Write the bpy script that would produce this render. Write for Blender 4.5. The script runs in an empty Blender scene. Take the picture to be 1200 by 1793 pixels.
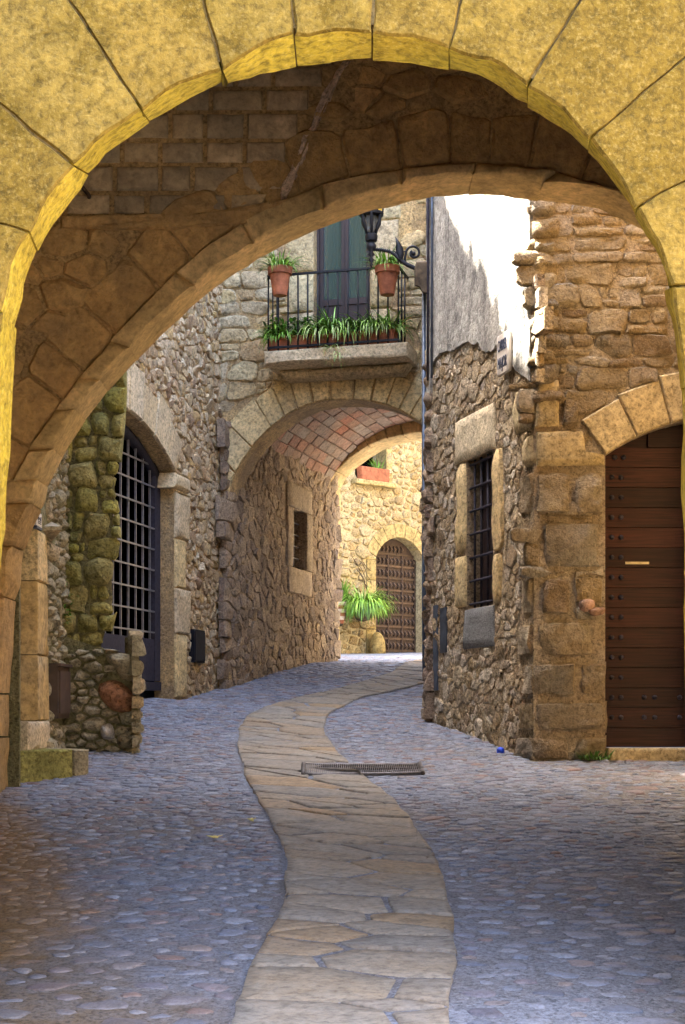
import bpy, math, random
import numpy as np
from mathutils import Vector, noise, kdtree
from mathutils.geometry import tessellate_polygon

scene = bpy.context.scene
COL = scene.collection
rnd = random.Random(7)

# ------------------------------------------------------------------ camera, sky, sun, exposure
F, YH, CZ = 2600.0, 1240.0, 1.89          # focal length and horizon in photo pixels, eye height
cam = bpy.data.cameras.new('camera')
cam.sensor_fit = 'VERTICAL'
cam.sensor_height = 36.0
cam.sensor_width = 24.0
cam.lens = F / 1793.0 * 36.0
cam.shift_y = (YH - 896.5) / 1793.0
cam.clip_end = 400
camo = bpy.data.objects.new('camera', cam)
camo.location = (0, 0, CZ)
camo.rotation_euler = (math.radians(90), 0, 0)
COL.objects.link(camo)
scene.camera = camo

SUN = Vector((-0.41, 0.106, 0.906)).normalized()       # direction towards the sun
w = bpy.data.worlds.new('World')
scene.world = w
w.use_nodes = True
nt = w.node_tree
nt.nodes.clear()
sky = nt.nodes.new('ShaderNodeTexSky')
sky.sky_type = 'NISHITA'
sky.sun_disc = False
sky.sun_elevation = math.asin(SUN.z)
sky.sun_rotation = math.atan2(SUN.x, SUN.y)
sky.air_density = 0.9
sky.dust_density = 3.0
sky.ozone_density = 0.4
bg = nt.nodes.new('ShaderNodeBackground')
bg.inputs['Strength'].default_value = 0.15
out = nt.nodes.new('ShaderNodeOutputWorld')
nt.links.new(sky.outputs[0], bg.inputs[0])
nt.links.new(bg.outputs[0], out.inputs[0])
sl = bpy.data.lights.new('sun', 'SUN')
sl.energy = 4.5
sl.angle = math.radians(0.5)
sl.color = (1.0, 0.94, 0.84)
so = bpy.data.objects.new('sun', sl)
so.rotation_euler = SUN.to_track_quat('Z', 'Y').to_euler()
so.location = (-8, 5, 20)
COL.objects.link(so)
scene.view_settings.view_transform = 'Standard'
scene.view_settings.look = 'None'
scene.view_settings.gamma = 1.0
scene.view_settings.exposure = 4.15
scene.view_settings.use_curve_mapping = False
scene.cycles.max_bounces = 10
scene.cycles.diffuse_bounces = 8
scene.cycles.use_denoising = True

# ------------------------------------------------------------------ helpers
WL = {}


def V3(p):
    return Vector((p[0], p[1], p[2]))


class MB:
    def __init__(s):
        s.v, s.f, s.m = [], [], []

    def add(s, vf, mi=0):
        v, f = vf[0], vf[1]
        n = len(s.v)
        s.v.extend([tuple(p) for p in v])
        s.f.extend([tuple(i + n for i in q) for q in f])
        s.m.extend(vf[2] if len(vf) > 2 else [mi] * len(f))
        return s


def link(name, mb, mat, parent=None, sharp=None, smooth=True, kind=None, label=None, base=False):
    """one mesh object; its origin at the middle (or base) of its own shape"""
    if isinstance(mb, tuple):
        mb = MB().add(mb)
    a = np.array(mb.v, dtype=float)
    c = (a.min(0) + a.max(0)) / 2
    if base:
        c[2] = a[:, 2].min()
    me = bpy.data.meshes.new(name)
    me.from_pydata((a - c).tolist(), [], mb.f)
    for m in (mat if isinstance(mat, (list, tuple)) else [mat]):
        me.materials.append(m)
    if any(mb.m):
        me.polygons.foreach_set('material_index', mb.m)
    if smooth:
        me.polygons.foreach_set('use_smooth', [True] * len(mb.f))
        if sharp is not None:
            me.set_sharp_from_angle(angle=math.radians(sharp))
    me.update()
    o = bpy.data.objects.new(name, me)
    COL.objects.link(o)
    w_ = Vector(c)
    if parent is not None:
        o.parent = parent
        o.location = w_ - WL[parent.name]
    else:
        o.location = w_
    WL[o.name] = w_
    if kind:
        o['kind'] = kind
    if label:
        o['label'] = label
    return o


def thing(name, label, cat, loc, group=None):
    o = bpy.data.objects.new(name, None)
    o.empty_display_size = 0.2
    COL.objects.link(o)
    o.location = loc
    WL[o.name] = Vector(loc)
    o['label'], o['category'] = label, cat
    if group:
        o['group'] = group
    return o


def tag(o, label, cat, group=None):
    o['label'], o['category'] = label, cat
    if group:
        o['group'] = group
    return o


def nz(p, s=1.0, o=0.0):
    return noise.noise(Vector((p[0] * s + o, p[1] * s + o * 1.7, p[2] * s - o)))


class Plane:
    """vertical wall plane: u to the right as one faces it, z up, d out of the wall"""
    def __init__(s, O, t):
        s.O = Vector((O[0], O[1], 0))
        s.t = Vector((t[0], t[1], 0)).normalized()
        s.n = s.t.cross(Vector((0, 0, 1)))

    def P(s, u, z, d=0.0):
        p = s.O + s.t * u + s.n * d
        return Vector((p.x, p.y, z))

    def hit(s, px, py, d=0.0):
        r = Vector(((px - 600) / F, 1.0, (YH - py) / F))
        O = s.O + s.n * d
        k = O.dot(s.n) / r.dot(s.n)
        p = r * k
        return ((p - O).dot(s.t), CZ + p.z)

    def pix(s, pts, d=0.0):
        return [s.hit(x, y, d) for x, y in pts]


def proj(p):
    return (600 + p[0] / max(p[1], .1) * F, YH - (p[2] - CZ) / max(p[1], .1) * F)


def zg(x, y):
    """ground height: the lane climbs away from the camera, then eases in the court"""
    if y < 0:
        z = 0.0
    elif y < 20:
        z = .125 * y
    else:
        z = 2.5 + .05 * (y - 20)
    z += .12 * math.exp(-((x + 2.0) ** 2 + (y - 14.8) ** 2) / .35)
    return z


def ground_hit(px, py):
    lo, hi = .5, 60.0
    s = (YH - py) / F
    for _ in range(50):
        m = (lo + hi) / 2
        x = (px - 600) / F * m
        if CZ + s * m > zg(x, m):
            lo = m
        else:
            hi = m
    return Vector(((px - 600) / F * lo, lo, zg((px - 600) / F * lo, lo)))


def area2(poly):
    return .5 * sum(poly[i][0] * poly[(i + 1) % len(poly)][1] - poly[(i + 1) % len(poly)][0] * poly[i][1] for i in range(len(poly)))


def cen2(poly):
    return (sum(p[0] for p in poly) / len(poly), sum(p[1] for p in poly) / len(poly))


def inside(p, poly):
    x, y = p
    c = False
    j = len(poly) - 1
    for i in range(len(poly)):
        xi, yi = poly[i]
        xj, yj = poly[j]
        if (yi > y) != (yj > y) and x < (xj - xi) * (y - yi) / (yj - yi) + xi:
            c = not c
        j = i
    return c


def near_edge(p, poly):
    best = None
    for i in range(len(poly)):
        a, b = poly[i], poly[(i + 1) % len(poly)]
        dx, dy = b[0] - a[0], b[1] - a[1]
        L = dx * dx + dy * dy or 1e-9
        k = min(1, max(0, ((p[0] - a[0]) * dx + (p[1] - a[1]) * dy) / L))
        q = (a[0] + dx * k, a[1] + dy * k)
        d = (q[0] - p[0]) ** 2 + (q[1] - p[1]) ** 2
        if best is None or d < best[0]:
            best = (d, q)
    return best


def resample(poly, n):
    L = [math.dist(poly[i], poly[(i + 1) % len(poly)]) for i in range(len(poly))]
    T = sum(L)
    res = []
    i, acc = 0, 0.0
    for k in range(n):
        t = T * k / n
        while acc + L[i] < t:
            acc += L[i]
            i += 1
        f = (t - acc) / max(L[i], 1e-9)
        a, b = poly[i], poly[(i + 1) % len(poly)]
        res.append((a[0] + (b[0] - a[0]) * f, a[1] + (b[1] - a[1]) * f))
    return res


def densify(poly, step):
    """keep corners, add points along the edges"""
    res = []
    for i in range(len(poly)):
        a, b = poly[i], poly[(i + 1) % len(poly)]
        k = max(1, min(6, int(round(math.dist(a, b) / step))))
        for j in range(k):
            f = j / k
            res.append(tuple(a[m] + (b[m] - a[m]) * f for m in range(len(a))))
    return res


def chaikin(poly, a=.25):
    res = []
    for i in range(len(poly)):
        p, q = poly[i], poly[(i + 1) % len(poly)]
        res.append(tuple(p[m] + (q[m] - p[m]) * a for m in range(len(p))))
        res.append(tuple(q[m] + (p[m] - q[m]) * a for m in range(len(p))))
    return res


def power_cells(seeds, asp=1.0):
    """weighted Voronoi cells of seeds (u, v, r); asp > 1 makes cells wider than tall"""
    S = np.array([(u, v * asp, r) for u, v, r in seeds])
    res = []
    for i in range(len(S)):
        u, v, r = S[i]
        R = r * 2.4
        poly = [(u - R, v - R), (u + R, v - R), (u + R, v + R), (u - R, v + R)]
        d = np.hypot(S[:, 0] - u, S[:, 1] - v)
        for j in np.argsort(d)[1:26]:
            if d[j] > R * 2.9:
                break
            uj, vj, rj = S[j]
            nx, ny = uj - u, vj - v
            c = (uj * uj + vj * vj - rj * rj - u * u - v * v + r * r) / 2
            np_ = []
            for k in range(len(poly)):
                a, b = poly[k], poly[(k + 1) % len(poly)]
                da, db = a[0] * nx + a[1] * ny - c, b[0] * nx + b[1] * ny - c
                if da <= 0:
                    np_.append(a)
                if da * db < 0:
                    f = da / (da - db)
                    np_.append((a[0] + (b[0] - a[0]) * f, a[1] + (b[1] - a[1]) * f))
            poly = np_
            if len(poly) < 3:
                break
        if len(poly) >= 3:
            res.append([(a, b / asp) for a, b in poly])
    return res


def scatter(u0, u1, v0, v1, rlo, rhi, asp, rg, fill=.82, tries=14000, bias=1.8, maxfail=900):
    """dart throwing with stones of mixed size"""
    pts = []
    cell = rhi * 2
    grid = {}
    fail = 0
    for _ in range(tries):
        k = min(1.0, fail / maxfail)
        r = rlo + (rhi - rlo) * rg.random() ** bias * (1 - k * .9)
        u, v = rg.uniform(u0, u1), rg.uniform(v0, v1)
        va = v * asp
        gx, gy = int(u // cell), int(va // cell)
        ok = True
        for ix in (gx - 1, gx, gx + 1):
            for iy in (gy - 1, gy, gy + 1):
                for q in grid.get((ix, iy), ()):
                    if (q[0] - u) ** 2 + (q[1] - va) ** 2 < ((q[2] + r) * fill) ** 2:
                        ok = False
                        break
                if not ok:
                    break
            if not ok:
                break
        if ok:
            grid.setdefault((gx, gy), []).append((u, va, r))
            pts.append((u, v, r))
            fail = 0
        else:
            fail += 1
            if fail > maxfail:
                break
    return pts


def geo_prism(front, back, n, t, bev, rough=0.0, dome=0.0, off=0.0, freq=6.0, inner=.45, tilt=(0, 0)):
    """stone from a front loop and a back loop: bevelled rim, uneven face"""
    n = Vector(n)
    t = Vector(t)
    b = n.cross(t)
    N = len(front)
    c = Vector((0, 0, 0))
    for p in front:
        c += V3(p)
    c /= N
    loc = [((V3(p) - c).dot(t), (V3(p) - c).dot(b), (V3(p) - c).dot(n)) for p in front]
    ar = sum(loc[i][0] * loc[(i + 1) % N][1] - loc[(i + 1) % N][0] * loc[i][1] for i in range(N))
    if ar < 0:
        loc.reverse()
        back = list(reversed(back))
        front = list(reversed(front))
    hx = max(1e-4, max(abs(l[0]) for l in loc))
    hy = max(1e-4, max(abs(l[1]) for l in loc))
    bv = min(bev, hx * .6, hy * .6)

    def pt(x, y, z, k=1.0):
        p = c + t * x + b * y + n * (z + x * tilt[0] + y * tilt[1])
        q = n * (rough * k * (nz(p, freq, off) + .5 * nz(p, freq * 2.7, off + 9)))
        q += t * (rough * .6 * k * nz(p, freq * 1.3, off + 31)) + b * (rough * .6 * k * nz(p, freq * 1.3, off + 57))
        return p + q
    verts = [V3(p) for p in back]
    verts += [pt(x, y, z - bv, .8) for x, y, z in loc]
    sx, sy = 1 - bv / hx, 1 - bv / hy
    verts += [pt(x * sx, y * sy, z + dome * .45) for x, y, z in loc]
    sx, sy = sx * inner, sy * inner
    verts += [pt(x * sx, y * sy, dome * .95 + z * inner) for x, y, z in loc]
    verts.append(pt(0, 0, dome))
    faces = []
    for r in range(3):
        for i in range(N):
            j = (i + 1) % N
            faces.append((r * N + i, r * N + j, (r + 1) * N + j, (r + 1) * N + i))
    for i in range(N):
        faces.append((3 * N + i, 3 * N + (i + 1) % N, 4 * N))
    return verts, faces


def stone_uv(pl, poly, h, back, bev, rough, dome, off, n=None, freq=6.0, inner=.45, tilt=(0, 0)):
    pts = resample(poly, n) if n else poly
    fr = [pl.P(u, z, h) for u, z in pts]
    bk = [pl.P(u, z, -back) for u, z in pts]
    return geo_prism(fr, bk, pl.n, pl.t, bev, rough, dome, off, freq, inner, tilt)


def shrink(poly, g):
    c = cen2(poly)
    hx = max(abs(p[0] - c[0]) for p in poly)
    hy = max(abs(p[1] - c[1]) for p in poly)
    sx, sy = max(.3, 1 - g / max(hx, 1e-4)), max(.3, 1 - g / max(hy, 1e-4))
    return [(c[0] + (p[0] - c[0]) * sx, c[1] + (p[1] - c[1]) * sy) for p in poly]


def vis_ok(p, vis):
    x, y = proj(p)
    return vis[0] <= x <= vis[2] and vis[1] <= y <= vis[3]


def put_stones(parent, name, geos, mat, limit=300, sharp=None):
    """geos: (area, distance, geometry): the largest in view are parts, the rest one part of kind stuff"""
    geos.sort(key=lambda g: -g[0] / g[1] ** 2)
    for g in geos[:limit]:
        link(name, g[2], mat, parent, sharp=sharp)
    if len(geos) > limit:
        mb = MB()
        for g in geos[limit:]:
            mb.add(g[2])
        link(name + '_rest' if False else 'small_' + name + 's', mb, mat, parent, sharp=sharp, kind='stuff')


def courses(u0, u1, z0, z1, rows, wid, rg, wav=.035):
    """polygons of irregular coursed masonry"""
    zs_ = [z0]
    while zs_[-1] < z1:
        zs_.append(zs_[-1] + rg.uniform(*rows))

    def zb(k, u):
        return zs_[k] + wav * nz((u * 1.9, k * 3.7, 0), 1.3, 5) + wav * .6 * nz((u * 6, k * 1.7, 3), 1, 2)
    res = []
    for k in range(len(zs_) - 1):
        u = u0 - rg.uniform(0, wid[1])
        sl = 0
        while u < u1:
            w_ = rg.uniform(*wid)
            s2 = rg.uniform(-.03, .03)
            h_ = zs_[k + 1] - zs_[k]
            a, b = u, u + w_
            m = (a + b) / 2
            if h_ > rows[0] * 1.25 and rg.random() < .3:
                f = rg.uniform(.35, .65)
                lo = lambda x: zb(k, x) + (zb(k + 1, x) - zb(k, x)) * f
                q1 = [(a - sl, zb(k, a)), (m, zb(k, m)), (b - s2, zb(k, b)), (b, lo(b)), (a, lo(a))]
                c = a + w_ * rg.uniform(.3, .7)
                res += [q1, [(a, lo(a)), (c, lo(c)), (c, zb(k + 1, c)), (a + sl, zb(k + 1, a))], [(c, lo(c)), (b, lo(b)), (b + s2, zb(k + 1, b)), (c, zb(k + 1, c))]]
            else:
                res.append([(a - sl, zb(k, a)), (m, zb(k, m) - rg.uniform(0, .012)), (b - s2, zb(k, b)), (b + s2, zb(k + 1, b)), (m, zb(k + 1, m) + rg.uniform(0, .012)), (a + sl, zb(k + 1, a))])
            sl = s2
            u = b
    return res


def rubble(parent, name, pl, box, r, asp, holes, vis, mat, h=.03, gap=.012, dome=.025, rough=.02, rg=None, bev=.02,
           limit=300, n=11, keep=None, bias=1.8, round_=0, freq=9.0, tilt=.16, sharp=38, polys=None, clip=False):
    rg = rg or random.Random(len(WL))
    if polys is None:
        polys = power_cells(scatter(box[0], box[1], box[2], box[3], r[0], r[1], asp, rg, bias=bias), asp)
    geos = []
    for poly in polys:
        c = cen2(poly)
        if any(inside(c, hl) for hl in holes) or (keep and not inside(c, keep)):
            continue
        P = pl.P(c[0], c[1])
        if not vis_ok(P, vis):
            continue
        a = abs(area2(poly))
        if a < r[0] ** 2 * .5:
            continue
        poly = shrink(poly, gap * rg.uniform(.7, 1.4))
        for _ in range(round_):
            poly = chaikin(poly, .2)
        poly = densify(poly, max(.02, math.sqrt(a) * .55))
        if len(poly) > n + 3:
            poly = resample(poly, n + 2)
        if holes:
            q = []
            for p in poly:
                for hl in holes:
                    if inside(p, hl):
                        e = near_edge(p, hl)[1]
                        p = (e[0] + (c[0] - e[0]) * .08, e[1] + (c[1] - e[1]) * .08)
                q.append(p)
            poly = q
            a = abs(area2(poly))
            if a < r[0] ** 2 * .4:
                continue
        if clip and keep:
            poly = [p if inside(p, keep) else near_edge(p, keep)[1] for p in poly]
            a = abs(area2(poly))
            if a < .002:
                continue
        off = rg.uniform(0, 50)
        s = math.sqrt(a)
        g = stone_uv(pl, poly, h * rg.uniform(.3, 1.5), .06, min(bev, s * .22), rough * min(1, s * 4), dome * rg.uniform(.2, 1.5) * min(1.3, s * 4.5), off, freq=freq, inner=.62,
                     tilt=(rg.gauss(0, tilt), rg.gauss(0, tilt)))
        geos.append((a, P.length, g))
    put_stones(parent, name, geos, mat, limit, sharp)


def dressed(pl, pix_poly, h=.03, back=.12, bev=.012, rough=.006, dome=.0, d=0.0, gap=.004, step=.09, uv=False):
    poly = pix_poly if uv else pl.pix(pix_poly, d)
    poly = shrink(poly, gap)
    poly = densify(poly, step)
    return stone_uv(pl, poly, h, back, bev, rough, dome, rnd.uniform(0, 60), freq=8.0, inner=.6)


def hewn(pl, quad, h, back, seed, nx=11, ny=8, chip=.05):
    """large rough block: a face broken into a few chipped planes (corners of quad: lower left, lower right, upper right, upper left)"""
    rg_ = random.Random(seed)
    a, b, c, d = quad
    W = (math.dist(a, b) + math.dist(c, d)) / 2
    H = (math.dist(a, d) + math.dist(b, c)) / 2
    planes = [(h * rg_.uniform(.8, 1.3), rg_.gauss(0, .05), rg_.gauss(0, .05))]
    for _ in range(5):
        an = rg_.uniform(0, 2 * math.pi)
        k = rg_.uniform(.15, .55)
        planes.append((h + k * min(W, H) * rg_.uniform(.28, .5), -math.cos(an) * k, -math.sin(an) * k))
    verts, faces = [], []
    cu, cv = (a[0] + b[0] + c[0] + d[0]) / 4, (a[1] + b[1] + c[1] + d[1]) / 4
    for j in range(ny + 1):
        for i in range(nx + 1):
            x, y = i / nx, j / ny
            lo = (a[0] + (b[0] - a[0]) * x, a[1] + (b[1] - a[1]) * x)
            hi = (d[0] + (c[0] - d[0]) * x, d[1] + (c[1] - d[1]) * x)
            u, v = lo[0] + (hi[0] - lo[0]) * y, lo[1] + (hi[1] - lo[1]) * y
            ed = min(x * W, (1 - x) * W, y * H, (1 - y) * H)
            z = min(p[0] + p[1] * (u - cu) + p[2] * (v - cv) for p in planes)
            q = (u, v, seed * 1.37)
            z += .024 * nz(q, 6) + .016 * nz(q, 15) + .009 * nz(q, 38)
            z = max(z, -h * .6)
            if ed < 1e-6:
                z = -back
            else:
                z -= .022 * max(0, 1 - ed / .035)
            wob = .014 if ed < .05 else 0
            verts.append(pl.P(u + wob * nz(q, 9, 3), v + wob * nz(q, 9, 8), z))
    for j in range(ny):
        for i in range(nx):
            k = j * (nx + 1) + i
            faces.append((k, k + 1, k + nx + 2, k + nx + 1))
    return verts, faces


def wall_slab(pl, outer, holes, d0, d1, bump=0.0):
    """wall body with openings: front at d1, back at d0"""
    loops = [list(outer)] + [list(hh) for hh in holes]
    if area2(loops[0]) < 0:
        loops[0].reverse()
    for l in loops[1:]:
        if area2(l) > 0:
            l.reverse()
    flat = [p for l in loops for p in l]
    tri = tessellate_polygon([[Vector((p[0], p[1], 0)) for p in l] for l in loops])
    n = len(flat)
    verts = [pl.P(u, z, d1) for u, z in flat] + [pl.P(u, z, d0) for u, z in flat]
    faces = []
    for a, b, c in tri:
        pa, pb, pc = flat[a], flat[b], flat[c]
        s = (pb[0] - pa[0]) * (pc[1] - pa[1]) - (pc[0] - pa[0]) * (pb[1] - pa[1])
        f = (a, b, c) if s > 0 else (c, b, a)
        faces.append(f)
        faces.append(tuple(i + n for i in reversed(f)))
    k = 0
    for l in loops:
        m = len(l)
        for i in range(m):
            a, b = k + i, k + (i + 1) % m
            faces.append((b, a, a + n, b + n))
        k += m
    return verts, faces


def box8(c, ex, ey, ez, ax=(1, 0, 0), ay=(0, 1, 0), az=(0, 0, 1)):
    c, ax, ay, az = Vector(c), Vector(ax) * ex / 2, Vector(ay) * ey / 2, Vector(az) * ez / 2
    v = [c + ax * i + ay * j + az * k for k in (-1, 1) for i, j in ((-1, -1), (1, -1), (1, 1), (-1, 1))]
    return v, [(3, 2, 1, 0), (4, 5, 6, 7), (0, 1, 5, 4), (1, 2, 6, 5), (2, 3, 7, 6), (3, 0, 4, 7)]


def pbox(pl, u0, u1, z0, z1, d0, d1):
    c = pl.P((u0 + u1) / 2, (z0 + z1) / 2, (d0 + d1) / 2)
    return box8(c, abs(u1 - u0), abs(d1 - d0), abs(z1 - z0), pl.t, -pl.n, (0, 0, 1))


def tube(pts, r, n=8, cap=True):
    pts = [V3(p) for p in pts]
    rs = r if isinstance(r, (list, tuple)) else [r] * len(pts)
    verts, faces = [], []
    up = None
    for i, p in enumerate(pts):
        d = (pts[min(i + 1, len(pts) - 1)] - pts[max(i - 1, 0)])
        if d.length < 1e-7:
            d = Vector((0, 0, 1))
        d.normalize()
        if up is None:
            up = d.orthogonal().normalized()
        up = (up - d * up.dot(d))
        if up.length < 1e-5:
            up = d.orthogonal()
        up.normalize()
        s = d.cross(up)
        for k in range(n):
            a = 2 * math.pi * k / n
            verts.append(p + (up * math.cos(a) + s * math.sin(a)) * rs[i])
    for i in range(len(pts) - 1):
        for k in range(n):
            j = (k + 1) % n
            faces.append((i * n + k, i * n + j, (i + 1) * n + j, (i + 1) * n + k))
    if cap:
        faces.append(tuple(reversed(range(n))))
        faces.append(tuple((len(pts) - 1) * n + k for k in range(n)))
    return verts, faces


def lathe(c, prof, n=16, ax=(0, 0, 1)):
    """profile of (radius, height) about an axis through c"""
    ax = Vector(ax).normalized()
    a = ax.orthogonal().normalized()
    b = ax.cross(a)
    c = V3(c)
    verts, faces = [], []
    for r, h in prof:
        for k in range(n):
            t = 2 * math.pi * k / n
            verts.append(c + ax * h + (a * math.cos(t) + b * math.sin(t)) * r)
    for i in range(len(prof) - 1):
        for k in range(n):
            j = (k + 1) % n
            faces.append((i * n + k, i * n + j, (i + 1) * n + j, (i + 1) * n + k))
    faces.append(tuple(reversed(range(n))))
    faces.append(tuple((len(prof) - 1) * n + k for k in range(n)))
    return verts, faces


def blade(base, d, length, width, droop, seg=5):
    """one grass-like leaf, arched over"""
    d = Vector(d).normalized()
    side = d.cross(Vector((0, 0, 1)))
    if side.length < .05:
        side = Vector((1, 0, 0))
    side.normalize()
    verts, faces = [], []
    p = V3(base)
    for i in range(seg + 1):
        f = i / seg
        wv = width * (1 - f ** 2.2) * (.5 + .5 * min(1, f * 4)) * .5
        verts += [p - side * wv, p + side * wv]
        p = p + d * (length / seg)
        d = (d + Vector((0, 0, -droop / seg * (1 + f)))).normalized()
    for i in range(seg):
        faces.append((2 * i, 2 * i + 1, 2 * i + 3, 2 * i + 2))
    return verts, faces


# ------------------------------------------------------------------ materials
def nodes_of(name):
    m = bpy.data.materials.new(name)
    m.use_nodes = True
    t = m.node_tree
    return m, t, t.nodes['Principled BSDF']


def N(t, typ, **kw):
    n = t.nodes.new(typ)
    for k, v in kw.items():
        if k in n.inputs:
            n.inputs[k].default_value = v
        else:
            setattr(n, k, v)
    return n


def ramp(t, fac, stops, interp='LINEAR'):
    r = t.nodes.new('ShaderNodeValToRGB')
    r.color_ramp.interpolation = interp
    e = r.color_ramp.elements
    while len(e) > 1:
        e.remove(e[0])
    e[0].position = stops[0][0]
    e[0].color = (*stops[0][1], 1)
    for p, c in stops[1:]:
        x = e.new(p)
        x.color = (*c, 1)
    t.links.new(fac, r.inputs[0])
    return r.outputs[0]


def mixc(t, fac, a, b, mode='MIX'):
    m = t.nodes.new('ShaderNodeMix')
    m.data_type = 'RGBA'
    m.blend_type = mode
    for i, x in ((0, fac), (6, a), (7, b)):
        if hasattr(x, 'is_linked'):
            t.links.new(x, m.inputs[i])
        elif i == 0:
            m.inputs[0].default_value = x
        else:
            m.inputs[i].default_value = (*x, 1)
    return m.outputs[2]


def maths(t, op, a, b=None, c=None):
    m = t.nodes.new('ShaderNodeMath')
    m.operation = op
    for i, x in enumerate((a, b, c)):
        if x is None:
            continue
        if hasattr(x, 'is_linked'):
            t.links.new(x, m.inputs[i])
        else:
            m.inputs[i].default_value = x
    return m.outputs[0]


def g3(x):
    return (x, x, x)


def stone_mat(name, cols, scale=9.0, bump=.5, dist=.02, stain=None, stain_amt=.5, speck=None, speck_amt=.4, rough=.92, vary=(.55, 1.35),
              pits=.5, streak=(1, 1, 1), spec=.25, earth_shade=0.0, drip=None, stain_scale=1.6, interp='LINEAR', grit=.8):
    m, t, b = nodes_of(name)
    geo = N(t, 'ShaderNodeNewGeometry')
    oi = N(t, 'ShaderNodeObjectInfo')
    r = maths(t, 'FRACT', maths(t, 'ADD', oi.outputs['Random'], geo.outputs['Random Per Island']))
    k = len(cols)
    col = ramp(t, r, [(i / max(1, k - 1), c) for i, c in enumerate(cols)], interp)
    mp = N(t, 'ShaderNodeMapping')
    mp.inputs['Scale'].default_value = streak
    t.links.new(geo.outputs['Position'], mp.inputs[0])
    pos = mp.outputs[0]

    def nse(sc, det=6.0, ro=.62, dst=0.0):
        x = N(t, 'ShaderNodeTexNoise', Scale=sc, Detail=det, Roughness=ro, Distortion=dst)
        t.links.new(pos, x.inputs['Vector'])
        return x.outputs[0]
    n1 = nse(scale, 8, .68, .4)
    n2 = nse(stain_scale, 5, .6, .5)
    n3 = nse(scale * 7, 4, .7)
    v = ramp(t, n1, [(.28, g3(vary[0])), (.5, g3(1.0)), (.75, g3(vary[1]))])
    col = mixc(t, 1.0, col, v, 'MULTIPLY')
    if stain:
        s = ramp(t, n2, [(.42, g3(0)), (.66, g3(stain_amt))])
        col = mixc(t, s, col, stain)
    if speck:
        s = ramp(t, n3, [(.52, g3(0)), (.66, g3(speck_amt))])
        col = mixc(t, s, col, speck)
    if earth_shade:
        # left foreground: brown dirt with under-arch shade painted in, ochre tint towards the pier
        sx = N(t, 'ShaderNodeSeparateXYZ')
        t.links.new(geo.outputs['Position'], sx.inputs[0])
        e1 = N(t, 'ShaderNodeTexNoise', Scale=1.7, Detail=7.0, Roughness=.7)
        t.links.new(geo.outputs['Position'], e1.inputs['Vector'])
        a = maths(t, 'MULTIPLY_ADD', sx.outputs['X'], -.40, -.16)
        a = maths(t, 'ADD', a, maths(t, 'MULTIPLY_ADD', sx.outputs['Y'], -.20, 1.62))
        a = maths(t, 'MULTIPLY_ADD', e1.outputs[0], 1.3, maths(t, 'ADD', a, -.65))
        f1 = ramp(t, a, [(.28, g3(0)), (.85, g3(earth_shade))])
        earth_shade_col = (.15, .112, .072)
        f2 = maths(t, 'MULTIPLY_ADD', sx.outputs['X'], -1.9, -2.25)
        f2 = maths(t, 'ADD', f2, maths(t, 'MULTIPLY', maths(t, 'ABSOLUTE', maths(t, 'ADD', sx.outputs['Y'], -7.2)), -.75))
        f2 = ramp(t, maths(t, 'MULTIPLY_ADD', e1.outputs[0], 1.2, f2), [(.25, g3(0)), (.7, g3(.6))])
    b.inputs['Roughness'].default_value = rough
    b.inputs['Specular IOR Level'].default_value = spec
    vo = N(t, 'ShaderNodeTexVoronoi', Scale=scale * 2.6)
    t.links.new(pos, vo.inputs['Vector'])
    pit = ramp(t, vo.outputs['Distance'], [(.0, g3(0)), (.45, g3(1))])
    n4 = nse(scale * 3, 5, .7, .3)
    hgt = maths(t, 'ADD', maths(t, 'MULTIPLY', n1, 1.0), maths(t, 'MULTIPLY', n3, .45))
    hgt = maths(t, 'ADD', hgt, maths(t, 'MULTIPLY', n4, .8))
    hollow_tone = ramp(t, n4, [(.33, g3(1 - .75 * grit)), (.52, g3(1)), (.72, g3(1 + .35 * grit))])  # darker in the hollows of the bump noise, lighter on its high spots
    if drip:
        # dark rain streaks running down
        m2 = N(t, 'ShaderNodeMapping')
        m2.inputs['Scale'].default_value = (1.15, 1.15, .26)
        t.links.new(geo.outputs['Position'], m2.inputs[0])
        d1 = N(t, 'ShaderNodeTexNoise', Scale=1.7, Detail=7.0, Roughness=.7, Distortion=1.4)
        t.links.new(m2.outputs[0], d1.inputs['Vector'])
        col = mixc(t, ramp(t, d1.outputs[0], [(.44, g3(0)), (.66, g3(.95))]), col, drip)
    if earth_shade:
        col = mixc(t, f1, col, earth_shade_col)
        col = mixc(t, f2, col, (.25, .145, .04))
    col = mixc(t, 1.0, col, hollow_tone, 'MULTIPLY')
    t.links.new(col, b.inputs['Base Color'])
    hgt = maths(t, 'ADD', hgt, maths(t, 'MULTIPLY', pit, pits * .35))
    bp = N(t, 'ShaderNodeBump', Strength=bump, Distance=dist)
    t.links.new(hgt, bp.inputs['Height'])
    t.links.new(bp.outputs[0], b.inputs['Normal'])
    return m


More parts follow.
